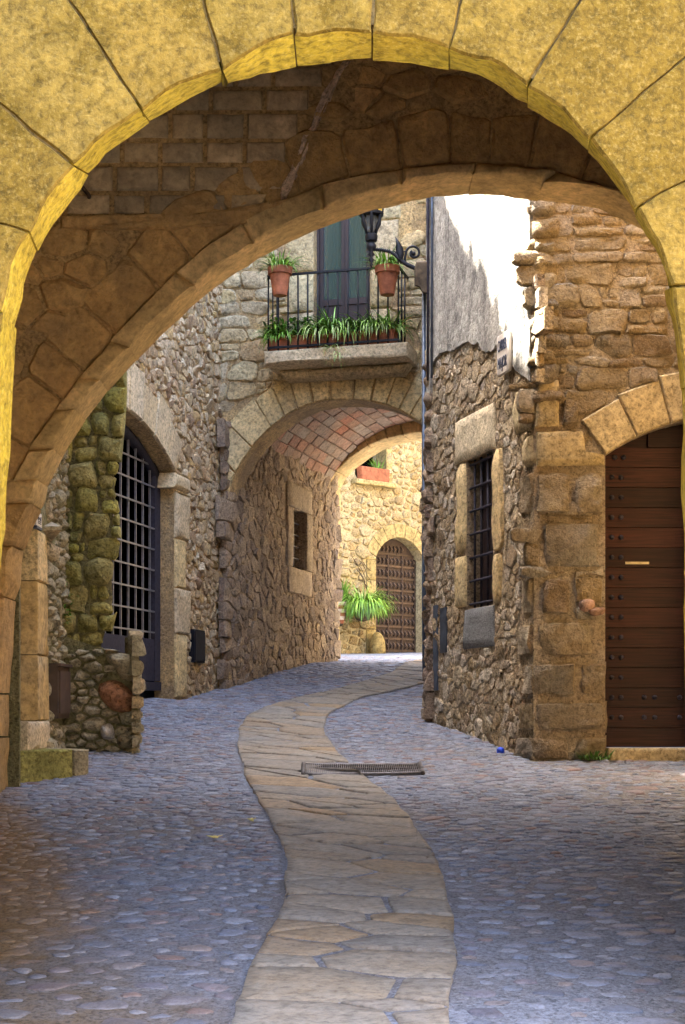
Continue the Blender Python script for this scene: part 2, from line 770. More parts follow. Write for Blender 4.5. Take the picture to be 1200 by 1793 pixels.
def plain(name, col, rough=.6, metal=0.0, spec=.4, vary=.15, scale=20, bump=.15, dist=.004, streak=(1, 1, 1)):
    m, t, b = nodes_of(name)
    geo = N(t, 'ShaderNodeNewGeometry')
    oi = N(t, 'ShaderNodeObjectInfo')
    mp = N(t, 'ShaderNodeMapping')
    mp.inputs['Scale'].default_value = streak
    t.links.new(geo.outputs['Position'], mp.inputs[0])
    x = N(t, 'ShaderNodeTexNoise', Scale=scale, Detail=6.0, Roughness=.65)
    t.links.new(mp.outputs[0], x.inputs['Vector'])
    v = ramp(t, x.outputs[0], [(.3, g3(1 - vary * 2)), (.7, g3(1 + vary * 2))])
    c = mixc(t, 1.0, col, v, 'MULTIPLY')
    o = ramp(t, maths(t, 'FRACT', maths(t, 'ADD', oi.outputs['Random'], geo.outputs['Random Per Island'])), [(0, g3(1 - vary)), (1, g3(1 + vary))])
    c = mixc(t, 1.0, c, o, 'MULTIPLY')
    t.links.new(c, b.inputs['Base Color'])
    b.inputs['Roughness'].default_value = rough
    b.inputs['Metallic'].default_value = metal
    b.inputs['Specular IOR Level'].default_value = spec
    bp = N(t, 'ShaderNodeBump', Strength=bump, Distance=dist)
    t.links.new(x.outputs[0], bp.inputs['Height'])
    t.links.new(bp.outputs[0], b.inputs['Normal'])
    return m


M = {}
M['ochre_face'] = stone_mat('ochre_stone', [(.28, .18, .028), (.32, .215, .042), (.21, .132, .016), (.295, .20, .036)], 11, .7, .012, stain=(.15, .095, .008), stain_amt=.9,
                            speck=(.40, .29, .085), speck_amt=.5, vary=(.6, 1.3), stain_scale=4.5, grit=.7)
M['joint_mortar'] = stone_mat('joint_mortar', [(.20, .14, .05)], 14, .6, .01, stain=(.05, .038, .02), stain_amt=.9, stain_scale=4)
M['soffit_bounce'] = stone_mat('ochre_bounce_light', [(.56, .41, .04), (.60, .45, .055), (.50, .36, .03)], 9, .6, .015, stain=(.42, .27, .03), stain_amt=.6,
                            speck=(.70, .56, .18), speck_amt=.4, vary=(.75, 1.2))  # warm bounced light painted into the inner faces of the near arch
M['brown'] = stone_mat('brown_stone', grit=.35, cols=[(0.575, 0.367, 0.145), (0.632, 0.405, 0.160), (0.494, 0.313, 0.120), (0.667, 0.421, 0.180)], scale=8, bump=.8, dist=.03, stain=(.22, .16, .09), stain_amt=.6,
                       speck=(.46, .34, .18), speck_amt=.4)
M['brown_ring'] = stone_mat('tan_ring_stone', grit=.4, cols=[(0.660, 0.477, 0.220), (0.726, 0.519, 0.250), (0.605, 0.424, 0.180)], scale=8, bump=.6, dist=.02, stain=(.30, .23, .10), stain_amt=.5)
M['brick_grey'] = stone_mat('sooty_brick', grit=.35, cols=[(0.484, 0.370, 0.221), (0.551, 0.416, 0.246), (0.403, 0.317, 0.196), (0.591, 0.443, 0.240)], scale=7, bump=.6, dist=.02, stain=(.14, .12, .09), stain_amt=.6,
                            speck=(.4, .33, .22), speck_amt=.35)
M['brown_mortar'] = stone_mat('brown_mortar', [(0.483, 0.325, 0.140)], 12, .7, .02, stain=(.18, .13, .08), stain_amt=.6)
M['fillet'] = stone_mat('pale_fillet', [(.78, .62, .46)], 14, .6, .02, stain=(.35, .22, .13), stain_amt=.7)
M['cream'] = stone_mat('cream_rubble', [(0.717, 0.557, 0.336), (0.538, 0.347, 0.185), (0.739, 0.557, 0.311), (0.291, 0.168, 0.092), (0.762, 0.619, 0.403), (0.605, 0.389, 0.143), (0.672, 0.473, 0.286), (0.784, 0.640, 0.420), (0.448, 0.294, 0.168)],
                       14, .9, .03, stain=(0.381, 0.263, 0.126), stain_amt=.45, speck=(0.739, 0.640, 0.454), speck_amt=.5)
M['cream_mortar'] = stone_mat('pale_mortar', [(0.646, 0.447, 0.204)], 15, .9, .03, stain=(.24, .17, .12), stain_amt=.7, speck=(.52, .45, .36), speck_amt=.4)
M['facade'] = stone_mat('facade_stone', [(0.638, 0.510, 0.275), (0.704, 0.582, 0.361), (0.572, 0.406, 0.189), (0.726, 0.603, 0.404), (0.484, 0.364, 0.215), (0.660, 0.499, 0.241), (0.506, 0.333, 0.163)],
                        9, .9, .03, stain=(0.363, 0.291, 0.172), stain_amt=.5, speck=(0.682, 0.593, 0.413), speck_amt=.4)
M['dressed'] = stone_mat('dressed_sandstone', [(0.689, 0.520, 0.245), (0.760, 0.573, 0.281), (0.642, 0.456, 0.202)], 10, .6, .015, stain=(.40, .32, .2), stain_amt=.5,
                         speck=(.34, .27, .18), speck_amt=.45, pits=1.2)
M['dressed_pale'] = stone_mat('pale_dressed_stone', [(0.704, 0.593, 0.386), (0.660, 0.520, 0.319), (0.616, 0.468, 0.252)], 12, .6, .015, stain=(.44, .36, .25), stain_amt=.5, speck=(.36, .31, .26), speck_amt=.4)
M['tunnel'] = stone_mat('tunnel_rubble', [(0.488, 0.356, 0.238), (0.342, 0.238, 0.162), (0.561, 0.421, 0.281), (0.244, 0.173, 0.119), (0.610, 0.454, 0.289), (0.415, 0.281, 0.170)], 13, 1.0, .04,
                        stain=(.20, .15, .13), stain_amt=.5, speck=(.46, .42, .38), speck_amt=.5)
M['tunnel_dressed'] = stone_mat('tunnel_dressed', [(0.442, 0.336, 0.228), (0.390, 0.300, 0.199)], 11, .6, .015, stain=(.22, .18, .16), stain_amt=.5)
M['vault'] = stone_mat('vault_brick', [(.34, .13, .075), (.30, .20, .14), (.40, .17, .10), (.36, .29, .23), (.27, .17, .125), (.38, .22, .14), (.33, .26, .20), (.29, .22, .17)], 10, .6, .012,
                       stain=(.25, .20, .165), stain_amt=.75)
M['vault_mortar'] = stone_mat('vault_mortar', [(.34, .26, .2)], 12, .5, .01)
M['ochre_rubble'] = stone_mat('ochre_rubble', [(.43, .325, .18), (.35, .25, .125), (.50, .41, .275), (.30, .21, .125), (.55, .47, .35), (.41, .29, .135), (.43, .385, .31), (.26, .225, .175)],
                              13, 1.0, .06, grit=.55, stain=(.30, .20, .10), stain_amt=.6, speck=(.60, .50, .36), speck_amt=.45)
M['ochre_mortar'] = stone_mat('ochre_mortar', [(.43, .35, .25)], 12, 1.0, .04, stain=(.36, .25, .14), stain_amt=.7, speck=(.56, .47, .34), speck_amt=.5)
M['ochre_dressed'] = stone_mat('ochre_dressed', [(.46, .36, .19), (.50, .40, .23), (.43, .33, .17)], 11, .55, .012, stain=(.36, .26, .13), stain_amt=.45, speck=(.56, .47, .3), speck_amt=.4)
M['moss'] = stone_mat('mossy_stone', [(0.432, 0.389, 0.095), (0.518, 0.454, 0.158), (0.324, 0.292, 0.095), (0.583, 0.486, 0.221), (0.497, 0.454, 0.084)], 11, 1.0, .04, stain=(.14, .16, .04), stain_amt=.65,
                      speck=(.42, .40, .16), speck_amt=.5)
M['moss_mortar'] = stone_mat('mossy_mortar', [(0.338, 0.300, 0.150)], 12, 1.0, .05, stain=(.11, .12, .04), stain_amt=.7, speck=(.34, .30, .17), speck_amt=.5)
M['buttress'] = stone_mat('buttress_stone', [(0.537, 0.456, 0.287), (0.427, 0.348, 0.207), (0.634, 0.552, 0.380), (0.378, 0.336, 0.207), (0.586, 0.444, 0.253)], 12, .9, .04, stain=(.2, .19, .1), stain_amt=.5, speck=(.48, .44, .34), speck_amt=.4)
M['rust_stone'] = stone_mat('rust_stone', [(.42, .20, .10)], 12, .8, .03, stain=(.34, .25, .17), stain_amt=.5)
M['white_stone'] = stone_mat('white_stone', [(.62, .58, .52)], 12, .6, .02, stain=(.4, .36, .3), stain_amt=.5)
M['granite'] = stone_mat('dark_granite', [(.20, .20, .19)], 26, .7, .02, stain=(.12, .12, .13), stain_amt=.5, speck=(.50, .49, .47), speck_amt=.8)
M['kerb'] = stone_mat('worn_ochre_stone', [(.27, .165, .06)], 9, .8, .02, stain=(.20, .16, .12), stain_amt=.8, speck=(.34, .27, .18), speck_amt=.5)
M['orange_jamb'] = stone_mat('orange_sandstone', [(.50, .33, .12), (.54, .37, .15)], 5, .4, .012, stain=(.46, .38, .26), stain_amt=.4)
M['far'] = stone_mat('far_rubble', [(.33, .24, .11), (.40, .315, .17), (.27, .175, .06), (.44, .36, .21), (.32, .19, .06), (.36, .27, .13), (.19, .125, .06)], 11, .8, .03,
                     stain=(.50, .38, .18), stain_amt=.4, speck=(.74, .66, .46), speck_amt=.4)
M['far_mortar'] = stone_mat('far_mortar', [(.42, .335, .185)], 8, .6, .02, stain=(.42, .31, .14), stain_amt=.5)
M['far_dressed'] = stone_mat('far_dressed', [(.38, .285, .12), (.34, .25, .10)], 6, .3, .01)
M['pebble'] = stone_mat('river_pebble', [(.10, .125, .18), (.15, .18, .25), (.14, .12, .15), (.21, .245, .32), (.08, .10, .15), (.21, .13, .11), (.16, .185, .25), (.27, .295, .36), (.11, .14, .21), (.23, .19, .18), (.18, .20, .26)],
                        20, .3, .006, stain=(.24, .25, .28), stain_amt=.4, speck=(.36, .36, .38), speck_amt=.25, rough=.5, spec=.4, earth_shade=.55, grit=.5)
M['ground'] = stone_mat('street_mortar', [(.22, .245, .30)], 16, .8, .02, stain=(.19, .165, .14), stain_amt=.75, speck=(.34, .35, .40), speck_amt=.55, stain_scale=.7, earth_shade=1.0)
M['flag'] = stone_mat('flagstone', [(.25, .225, .18), (.285, .25, .20), (.225, .215, .195), (.30, .215, .125), (.24, .225, .195), (.275, .25, .21), (.195, .18, .16)], 8, .6, .014,
                      stain=(.36, .26, .15), stain_amt=.35, speck=(.26, .25, .24), speck_amt=.35, streak=(1, 1.5, 1), rough=.75, spec=.4, grit=.55, vary=(.62, 1.25), stain_scale=2.2)
M['plaza'] = stone_mat('plaza_paving', [(.30, .28, .25)], 6, .4, .01, stain=(.22, .21, .2))
M['plaster'] = stone_mat('weathered_plaster', [(.46, .43, .365)], 8, .8, .02, stain=(.22, .20, .175), stain_amt=.7, speck=(.58, .55, .48), speck_amt=.4, stain_scale=2.2, vary=(.6, 1.3), grit=.7, drip=(.055, .052, .05))
M['flank'] = stone_mat('flank_rubble', [(.60, .50, .36), (.50, .36, .18), (.64, .56, .44), (.36, .25, .14), (.58, .45, .27), (.66, .58, .46), (.44, .31, .15), (.26, .18, .11)], 11, 1.0, .04, stain=(.34, .23, .12), stain_amt=.5,
                       speck=(.70, .62, .49), speck_amt=.55, grit=1.1)
M['flank_mortar'] = stone_mat('flank_mortar', [(.54, .41, .25)], 12, 1.0, .05, stain=(.27, .18, .09), stain_amt=.85, speck=(.62, .52, .38), speck_amt=.6, grit=1.2)
M['iron'] = plain('black_iron', (.012, .012, .016), .55, .1, .35, .2, 40)
M['gate_iron'] = plain('gate_iron', (.04, .036, .048), .75, .0, .15, .15, 30)
M['grid_iron'] = plain('grid_iron', (.20, .19, .20), .5, .3, .5, .15, 30)
M['dark'] = plain('unlit_interior', (.0007, .0007, .0008), .95, 0, .02)  # near-black colour stands in for the lack of light behind openings
M['wood_door'] = plain('red_brown_boards', (.036, .0105, .0065), .5, 0, .25, .42, 9, .25, .003, (.35, .35, 14))
M['wood_frame'] = plain('purple_brown_frame', (.042, .026, .026), .5, 0, .4, .2, 14, .2, .003, (8, 8, .6))
M['old_wood'] = plain('old_door_wood', (.05, .03, .02), .7, 0, .3, .3, 12, .4, .006, (8, 8, .6))
M['bronze'] = plain('rust_brown_iron', (.085, .05, .03), .6, .2, .4, .25, 30)
M['brass'] = plain('dull_brass', (.52, .42, .25), .4, .5, .5, .15, 30)
M['terracotta'] = plain('terracotta', (.34, .115, .055), .8, 0, .3, .2, 14, .2, .004)
M['terracotta_stripe'] = plain('pale_stripe', (.62, .50, .38), .8)
M['leaf'] = plain('green_leaf', (.12, .26, .03), .45, 0, .45, .35, 5)
M['leaf_light'] = plain('light_green_leaf', (.24, .42, .05), .45, 0, .45, .35, 5)
M['leaf_stripe'] = plain('pale_green_leaf', (.38, .50, .17), .45, 0, .45, .3, 5)
M['weed'] = plain('weed_leaf', (.075, .15, .025), .6, 0, .3, .35, 9)
M['zinc'] = plain('blue_grey_zinc', (.085, .11, .15), .45, .4, .5, .2, 8)
M['box_brown'] = plain('brown_meter_box', (.085, .055, .04), .55, 0, .4, .15, 10)
M['box_black'] = plain('black_meter_box', (.014, .015, .022), .85, 0, .1, .15, 10)
M['tile_white'] = plain('white_tile', (.62, .56, .49), .4, 0, .5, .08, 9)
M['ink'] = plain('dark_lettering', (.05, .06, .10), .5)
M['lamp_amber'] = plain('amber_glass', (.72, .42, .03), .25, 0, .5, .1, 6)
M['corbel'] = plain('dark_brown_block', (.085, .06, .035), .85, 0, .3, .3, 10, .6, .01)
M['litter_blue'] = plain('blue_plastic', (.02, .07, .62), .35)
M['dry_leaf'] = plain('dry_leaf', (.52, .44, .14), .7)
M['grate'] = plain('grate_steel', (.15, .14, .14), .5, .5, .5, .25, 20)
M['roof_tile'] = plain('roof_tile', (.42, .22, .12), .8, 0, .3, .3, 6)
M['tree_reflection'] = plain('green_tree_reflection', (.013, .034, .02), .8, 0, .2, .4, 7)  # dark green sheet, its colour stands in for trees reflected in the panes
m_, t_, b_ = nodes_of('window_glass')
b_.inputs['Base Color'].default_value = (.30, .42, .36, 1)
b_.inputs['Roughness'].default_value = .04
b_.inputs['Transmission Weight'].default_value = .85
b_.inputs['IOR'].default_value = 1.6
M['glass'] = m_
m_, t_, b_ = nodes_of('lantern_glass')
b_.inputs['Base Color'].default_value = (.85, .85, .8, 1)
b_.inputs['Roughness'].default_value = .15
b_.inputs['Transmission Weight'].default_value = .9
M['lamp_glass'] = m_

# ------------------------------------------------------------------ wall planes
PC = Plane((1.52, 11.8), (1, 0))                                  # right house, door front
PD = Plane((1.52, 11.8), (.2785, -.9604))                         # right house, street side (u < 0 going away)
E0 = PD.P(-2.5, 0)
PE = Plane((E0.x, E0.y), (-.0577, -1.0))                          # right house, rear stretch
K = Vector((-1.406, 17.0, 0))
PF = Plane((K.x, K.y), (.23, .97))                                # gate house (u < 0 towards the camera)
PG = Plane((K.x, K.y), (1, -.264))                                # facade with balcony
PI = Plane((-1.30, 16.97), (.2756, .961))                         # left wall of the covered passage
PR = Plane((-1.30 + .2756 * 4.4, 16.97 + .961 * 4.4), (.961, -.2756))   # far end of the passage
PH = Plane((.69, 30.0), (.755, .655))                             # far house
PS = Plane((0, 10.3), (1, 0))                                     # second arch
PM = Plane((-2.32, 11.0), (.0, 1.0))                              # wall behind its left pier
PL = Plane((-1.8, 12.45), (1, 0))                                 # mossy wall end
PB = Plane((-1.8, 12.28), (1, 0))                                 # low buttress

# ------------------------------------------------------------------ ground
path_l = [(395, 1793), (440, 1690), (480, 1620), (500, 1560), (500, 1500), (470, 1430), (443, 1387), (423, 1343), (413, 1297), (423, 1263), (447, 1243),
          (497, 1227), (567, 1212), (613, 1202), (660, 1187), (693, 1175)]
path_r = [(775, 1793), (795, 1730), (800, 1680), (797, 1620), (788, 1560), (765, 1500), (730, 1450), (707, 1417), (660, 1380), (643, 1362), (613, 1340),
          (587, 1313), (570, 1287), (568, 1267), (573, 1253), (597, 1240), (640, 1220), (693, 1210), (750, 1195)]
GL = [ground_hit(*p) for p in path_l]
GR = [ground_hit(*p) for p in path_r]
GL = [Vector((-.42, 1.0, 0))] + GL + [Vector((1.15, 22.0, 0)), Vector((2.2, 26.0, 0))]
GR = [Vector((.5, 1.0, 0))] + GR + [Vector((2.3, 20.6, 0)), Vector((3.4, 25.0, 0))]
path_poly = [(p.x, p.y) for p in GL] + [(p.x, p.y) for p in reversed(GR)]


def polyline_at(P, f):
    L = [0]
    for i in range(1, len(P)):
        L.append(L[-1] + math.dist(P[i - 1][:2], P[i][:2]))
    s = f * L[-1]
    for i in range(1, len(P)):
        if s <= L[i] or i == len(P) - 1:
            k = (s - L[i - 1]) / max(1e-6, L[i] - L[i - 1])
            return P[i - 1][0] + (P[i][0] - P[i - 1][0]) * k, P[i - 1][1] + (P[i][1] - P[i - 1][1]) * k


def smooth_line(P):
    res = [P[0]]
    for i in range(len(P) - 1):
        a, b = P[i], P[i + 1]
        res += [a + (b - a) * .25, a + (b - a) * .75]
    return res + [P[-1]]


GL, GR = smooth_line(GL), smooth_line(GR)
path_poly = [(p.x, p.y) for p in GL] + [(p.x, p.y) for p in reversed(GR)]

xs = np.concatenate([np.arange(-9, -3, .5), np.arange(-3, 3, .08), np.arange(3, 9.1, .5)])
ys = np.concatenate([np.arange(-14, 4.5, .5), np.arange(4.5, 14, .07), np.arange(14, 24, .12), np.arange(24, 42, .5)])
gv = []
for y in ys:
    for x in xs:
        z = zg(x, y)
        if -3 <= x <= 3 and 4.5 < y < 24:
            z += .006 * nz((x, y, 0), 5) + .004 * nz((x, y, 3), 17) + .02 * nz((x, y, 5), .8)
        gv.append((x, y, z))
nx = len(xs)
gf = [(j * nx + i, j * nx + i + 1, (j + 1) * nx + i + 1, (j + 1) * nx + i) for j in range(len(ys) - 1) for i in range(nx - 1)]
street = link('cobbled_street', (gv, gf), M['ground'], kind='structure')


def zgn(x, y):
    return zg(x, y) + .02 * nz((x, y, 5), .8)


gp = [ground_hit(*p) for p in ((530, 1362), (742, 1356), (737, 1339), (531, 1343))]        # drain grate corners
gq = [(p.x, p.y) for p in gp]

# flagstone path: stones of a band, bent along the lane
NS = 160
band = []
for i in range(NS + 1):
    f = i / NS
    a, b = polyline_at(GL, f), polyline_at(GR, f)
    band.append((Vector((a[0], a[1], 0)), Vector((b[0], b[1], 0))))
arc = [0.0]
for i in range(1, NS + 1):
    arc.append(arc[-1] + ((band[i][0] + band[i][1]) / 2 - (band[i - 1][0] + band[i - 1][1]) / 2).length)


def band_pt(s, t, dz):
    i = int(np.searchsorted(arc, s)) - 1
    i = max(0, min(NS - 1, i))
    k = (s - arc[i]) / max(1e-6, arc[i + 1] - arc[i])
    a = band[i][0].lerp(band[i + 1][0], k)
    b = band[i][1].lerp(band[i + 1][1], k)
    p = a.lerp(b, t)
    return Vector((p.x, p.y, zgn(p.x, p.y) + dz))


def ray_cells(ss, ts):
    pass


pv, pf = [], []
for i in range(NS + 1):
    for j in range(7):
        t = j / 6
        p = band_pt(arc[i], t, .007)
        pv.append(p)
pf = [(i * 7 + j, i * 7 + j + 1, (i + 1) * 7 + j + 1, (i + 1) * 7 + j) for i in range(NS) for j in range(6)]
path = link('stone_path', (pv, pf), M['ground'], kind='structure')
rg = random.Random(21)
W_ = .92
seeds = scatter(arc[0] + 3.9, arc[-1], -.02, W_ + .02, .09, .26, .46, rg, fill=.78, bias=1.0, maxfail=500)
geos = []
for poly in power_cells(seeds, .46):
    q = []
    s_ok = True
    poly = densify(poly, .12)
    pts = []
    for s, v in poly:
        pts.append((min(arc[-1], max(arc[0], s)), min(W_ + .025 * nz((s, 1, 0), 2.3), max(.025 * nz((s, 9, 0), 2.3), v))))
    if abs(area2(pts)) < .006:
        continue
    pts = shrink(pts, .010 + .012 * rg.random())
    pts = densify(chaikin(pts, .07), .09)
    top = .015 + rg.uniform(-.003, .004)
    tilt = (rg.uniform(-.02, .02), rg.uniform(-.02, .02))
    c = cen2(pts)
    fr = []
    for s, v in pts:
        e = .010 * nz((s, v, 0), 9)
        fr.append(band_pt(s + e, min(1.04, max(-.04, (v + e) / W_)), top + (s - c[0]) * tilt[0] + (v - c[1]) * tilt[1]))
    if inside((band_pt(c[0], c[1] / W_, 0).x, band_pt(c[0], c[1] / W_, 0).y), gq):
        continue
    for i, p in enumerate(fr):
        if inside((p.x, p.y), gq):
            e = near_edge((p.x, p.y), gq)[1]
            fr[i] = Vector((e[0], e[1], p.z))
    bk = [p - Vector((0, 0, .04)) for p in fr]
    cc = band_pt(c[0], c[1] / W_, 0)
    px, py = proj(cc)
    if not (-50 < px < 1250 and py < 1900):
        continue
    slope = Vector((0, -.125, 1)).normalized()
    geos.append((abs(area2(pts)), cc.length, geo_prism(fr, bk, slope, (1, 0, 0), .008, .004, .002, rg.uniform(0, 40), 7, .6)))
put_stones(path, 'flagstone', geos, M['flag'], 300)


# cobbles
def xl(y):
    if y < 10.4:
        return -2.7
    if y < 12.3:
        return -2.4
    if y < 12.95:
        return -1.72
    if y < 17:
        return K.x - .237 * (17 - y) + .02
    if y < 21.3:
        return -1.3 + .287 * (y - 17) + .02
    return -2.5


def xr(y):
    if y < 11.8:
        return 2.7
    if y < 14.2:
        return 1.5 - .29 * (y - 11.8)
    if y < 17.2:
        return .80 + .0577 * (y - 14.2)
    if y < 21:
        return 1.3 + .287 * (y - 17)
    return 4.0


rg = random.Random(5)
pts, grid = [], {}
for _ in range(90000):
    y = 5.1 + 20.5 * rg.random() ** 1.25
    x = rg.uniform(xl(y), xr(y))
    if inside((x, y), path_poly) or inside((x, y), gq):
        continue
    r = (.022 + .034 * rg.random() ** 1.4) * (1 + .35 * max(0, min(1, (8 - y) / 2))) * (1.0 if y < 15 else 1.25) * (1.5 if rg.random() < .08 else 1)
    if near_edge((x, y), path_poly)[0] < (r * .9 + .01) ** 2:
        continue
    sparse = .046 * max(0, 1 - (y - 5.2) / 3.2) + .002
    # the left foreground is worn and half filled with earth
    if x < -.9 and y < 9.5 and rg.random() < .35:
        continue
    g = (int(x // .2), int(y // .2))
    ok = True
    for ix in (-1, 0, 1):
        for iy in (-1, 0, 1):
            for q in grid.get((g[0] + ix, g[1] + iy), ()):
                if ((q[0] - x) / 1.18) ** 2 + ((q[1] - y) / .86) ** 2 < ((q[2] + r) * .92 + sparse) ** 2:
                    ok = False
                    break
    if ok:
        grid.setdefault(g, []).append((x, y, r))
        pts.append((x, y, r))
geos = []
for x, y, r in pts:
    px, py = proj((x, y, zg(x, y)))
    if not (-60 < px < 1260 and py < 1880):
        continue
    ea, eb = r * rg.uniform(1.0, 1.5), r * rg.uniform(.62, .9)
    an = rg.gauss(0, .25)
    z0 = zgn(x, y)
    hgt = rg.uniform(.002, .009) + (.002 if y > 8 else 0)
    nn = 9
    v, f = [], []
    ph = rg.uniform(0, 6)
    wob = [1 + .14 * math.sin(2 * k + ph) + .08 * math.sin(3.3 * k + ph * 2) for k in range(nn)]
    for s, dz in ((1.04, -.02), (1.0, hgt * .35), (.78, hgt * .85), (.38, hgt * 1.08)):
        for k in range(nn):
            a = 2 * math.pi * k / nn
            lx, ly = math.cos(a) * ea * s * wob[k], math.sin(a) * eb * s * wob[k]
            X, Y = x + lx * math.cos(an) - ly * math.sin(an), y + lx * math.sin(an) + ly * math.cos(an)
            v.append((X, Y, z0 + .125 * (Y - y) + dz))
    v.append((x, y, z0 + hgt * 1.12))
    for q in range(3):
        for k in range(nn):
            j = (k + 1) % nn
            f.append((q * nn + k, q * nn + j, (q + 1) * nn + j, (q + 1) * nn + k))
    for k in range(nn):
        f.append((3 * nn + k, 3 * nn + (k + 1) % nn, 4 * nn))
    geos.append((ea * eb / y, math.hypot(y, 1.5), (v, f)))
put_stones(street, 'cobble', geos, M['pebble'], 300)
plaza = link('plaza', ([(-14, -14, .004), (14, -14, .004), (14, 2.6, .345), (-14, 2.6, .345), (14, -.001, .01), (-14, -.001, .01)],
                       [(0, 1, 4, 5), (5, 4, 2, 3)]), M['plaza'], kind='structure', smooth=False)

# unseen houses added behind the viewer to hold light off the near arch
for x_, lab in ((-4.4, 'added unseen house left of the lane behind the viewer, blocking the sun'), (5.2, 'added unseen house right of the lane behind the viewer, narrowing the sky')):
    nh = thing('added_shade_house', lab, 'house', (x_, -4, 0))
    link('wall', box8((x_, -4.4, 6.4 if x_ < 0 else 3.4), .8, 19, 14.4 if x_ < 0 else 7.8), M['ochre_mortar'], nh, smooth=False)

nh = thing('added_shade_house', 'added unseen house far behind the viewer, cutting light on the ochre arch', 'house', (0, -13, 0))
link('wall', box8((0, -13.6, 4.4), 9.0, .8, 10), M['ochre_mortar'], nh, smooth=False)

# ------------------------------------------------------------------ near arch
ya, yb = 5.4, 5.66
A = [(-52, 1900), (-46, 1400), (-34, 1100), (-28, 980), (-20, 820), (-10, 680), (3, 545), (22, 465), (50, 405), (85, 345), (130, 290), (185, 232), (245, 188), (315, 148), (388, 120), (450, 88), (515, 61),
     (585, 54), (652, 55), (720, 63), (787, 82), (858, 108), (925, 147), (985, 192), (1035, 240), (1080, 300), (1116, 362), (1150, 425), (1178, 500),
     (1192, 580), (1198, 680), (1200, 800), (1203, 1000), (1206, 1200), (1212, 1900)]
B = [(-30, 1900), (-22, 1400), (-8, 1100), (0, 985), (10, 900), (18, 740), (30, 575), (46, 500), (66, 440), (107, 372), (155, 305), (205, 255), (262, 213), (330, 172), (398, 143), (455, 127), (520, 117),
     (590, 108), (652, 105), (720, 110), (788, 118), (862, 146), (925, 182), (985, 224), (1030, 265), (1078, 322), (1113, 378), (1145, 436), (1168, 505),
     (1183, 580), (1190, 680), (1193, 800), (1197, 1000), (1200, 1200), (1206, 1900)]


def at(px, py, y):
    return Vector(((px - 600) / F * y, y, CZ + (YH - py) / F * y))


arch = thing('stone_arch', 'ochre yellow arch of long wedge stones closest to the viewer, framing the lane', 'arch', (0, 5.53, zg(0, 5.5)))
JO = {0: (-400, 1900), 2: (-400, 1080), 6: (-330, 560), 8: (-330, 290), 10: (-300, -60), 12: (60, -90), 14: (315, -130), 16: (505, -130), 18: (660, -130), 20: (845, -130), 22: (1120, -160),
      24: (1420, -90), 26: (1560, 110), 28: (1560, 500), 30: (1560, 690), 32: (1560, 1010), 34: (1560, 1900)}
JK = sorted(JO)
for a_, b_ in zip(JK[:-1], JK[1:]):
    seg = list(range(a_, b_ + 1))
    fin = [at(*A[i], ya) for i in seg]
    bin_ = [at(*B[i], yb) for i in seg]
    # extra points along the intrados for a chipped edge
    f2, b2 = [], []
    for i in range(len(fin) - 1):
        for k in range(3):
            f2.append(fin[i].lerp(fin[i + 1], k / 3))
            b2.append(bin_[i].lerp(bin_[i + 1], k / 3))
    f2.append(fin[-1])
    b2.append(bin_[-1])
    off = rnd.uniform(0, 50)
    gapv = (f2[-1] - f2[0]).normalized() * .003
    if a_ == 0 or a_ == 32:
        pass
    cen = Vector((.1, 0, 2.9))
    for q in (f2, b2):
        for i, p in enumerate(q):
            e = .016 * nz(p, 5, off) + .009 * nz(p, 16, off) + (.014 * max(0, nz(p, 3, off + 40)) if q is b2 else 0)
            d = (Vector((p.x, 0, p.z)) - cen).normalized()
            k = gapv if i == 0 else (-gapv if i == len(q) - 1 else Vector((0, 0, 0)))
            q[i] = p + d * e + Vector((k.x, 0, k.z))
    o1, o2 = at(*JO[b_], ya), at(*JO[a_], ya)
    o1, o2 = o1 - gapv, o2 + gapv
    m1 = [f2[-1].lerp(o1, k / 12) for k in range(1, 12)]
    m2 = [o2.lerp(f2[0], k / 12) for k in range(1, 12)]
    for q in (m1, m2):
        for i, p in enumerate(q):
            q[i] = p + gapv.normalized() * (.012 * nz(p, 5, 3) + (.006 * nz(p, 11, off + 3)))
    front = f2 + m1 + [o1, o2] + m2
    back = b2 + [Vector((p.x, yb, p.z)) for p in m1] + [Vector((o1.x, yb, o1.z)), Vector((o2.x, yb, o2.z))] + [Vector((p.x, yb, p.z)) for p in m2]
    v, f = geo_prism(front, back, (0, -1, 0), (1, 0, 0), .011, .006, .004, off, 5, .8)
    nn = len(front)
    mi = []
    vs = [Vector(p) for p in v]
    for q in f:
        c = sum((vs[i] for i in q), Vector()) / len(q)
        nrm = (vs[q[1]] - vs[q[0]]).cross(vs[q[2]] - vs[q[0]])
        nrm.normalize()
        mi.append(1 if nrm.y > -.55 and max(q) < 2 * nn else 0)  # soffit faces take the brighter yellow that imitates bounced light
    link('voussoir', (v, f, mi), [M['ochre_face'], M['soffit_bounce']], arch, sharp=35)
v, f = [], []
for i, (x_, y_) in enumerate(A):
    p = at(x_, y_, ya)
    d = (Vector((p.x, 0, p.z)) - Vector((.1, 0, 2.9))).normalized()
    for k, yy_ in ((.03, ya + .012), (1.6, ya + .012)):
        v.append(Vector((p.x, yy_, p.z)) + d * k)
for i in range(len(A) - 1):
    f.append((2 * i, 2 * i + 2, 2 * i + 3, 2 * i + 1))
link('mortar', (v, f), M['joint_mortar'], arch, smooth=False)
# plain wall above and beside the ring, out of the frame
hole = [(p.x, p.z) for p in [at(*JO[k], ya) for k in JK]]
PN = Plane((0, 5.42), (1, 0))
outer = [(-4.2, -.5), (-4.2, 6.6), (5.2, 6.6), (5.2, -.5)]
hole = [(max(-4.1, min(5.1, u)), max(-.4, min(6.5, z))) for u, z in hole]
link('wall', wall_slab(PN, outer, [hole], -.22, 0), M['ochre_face'], arch, smooth=False)

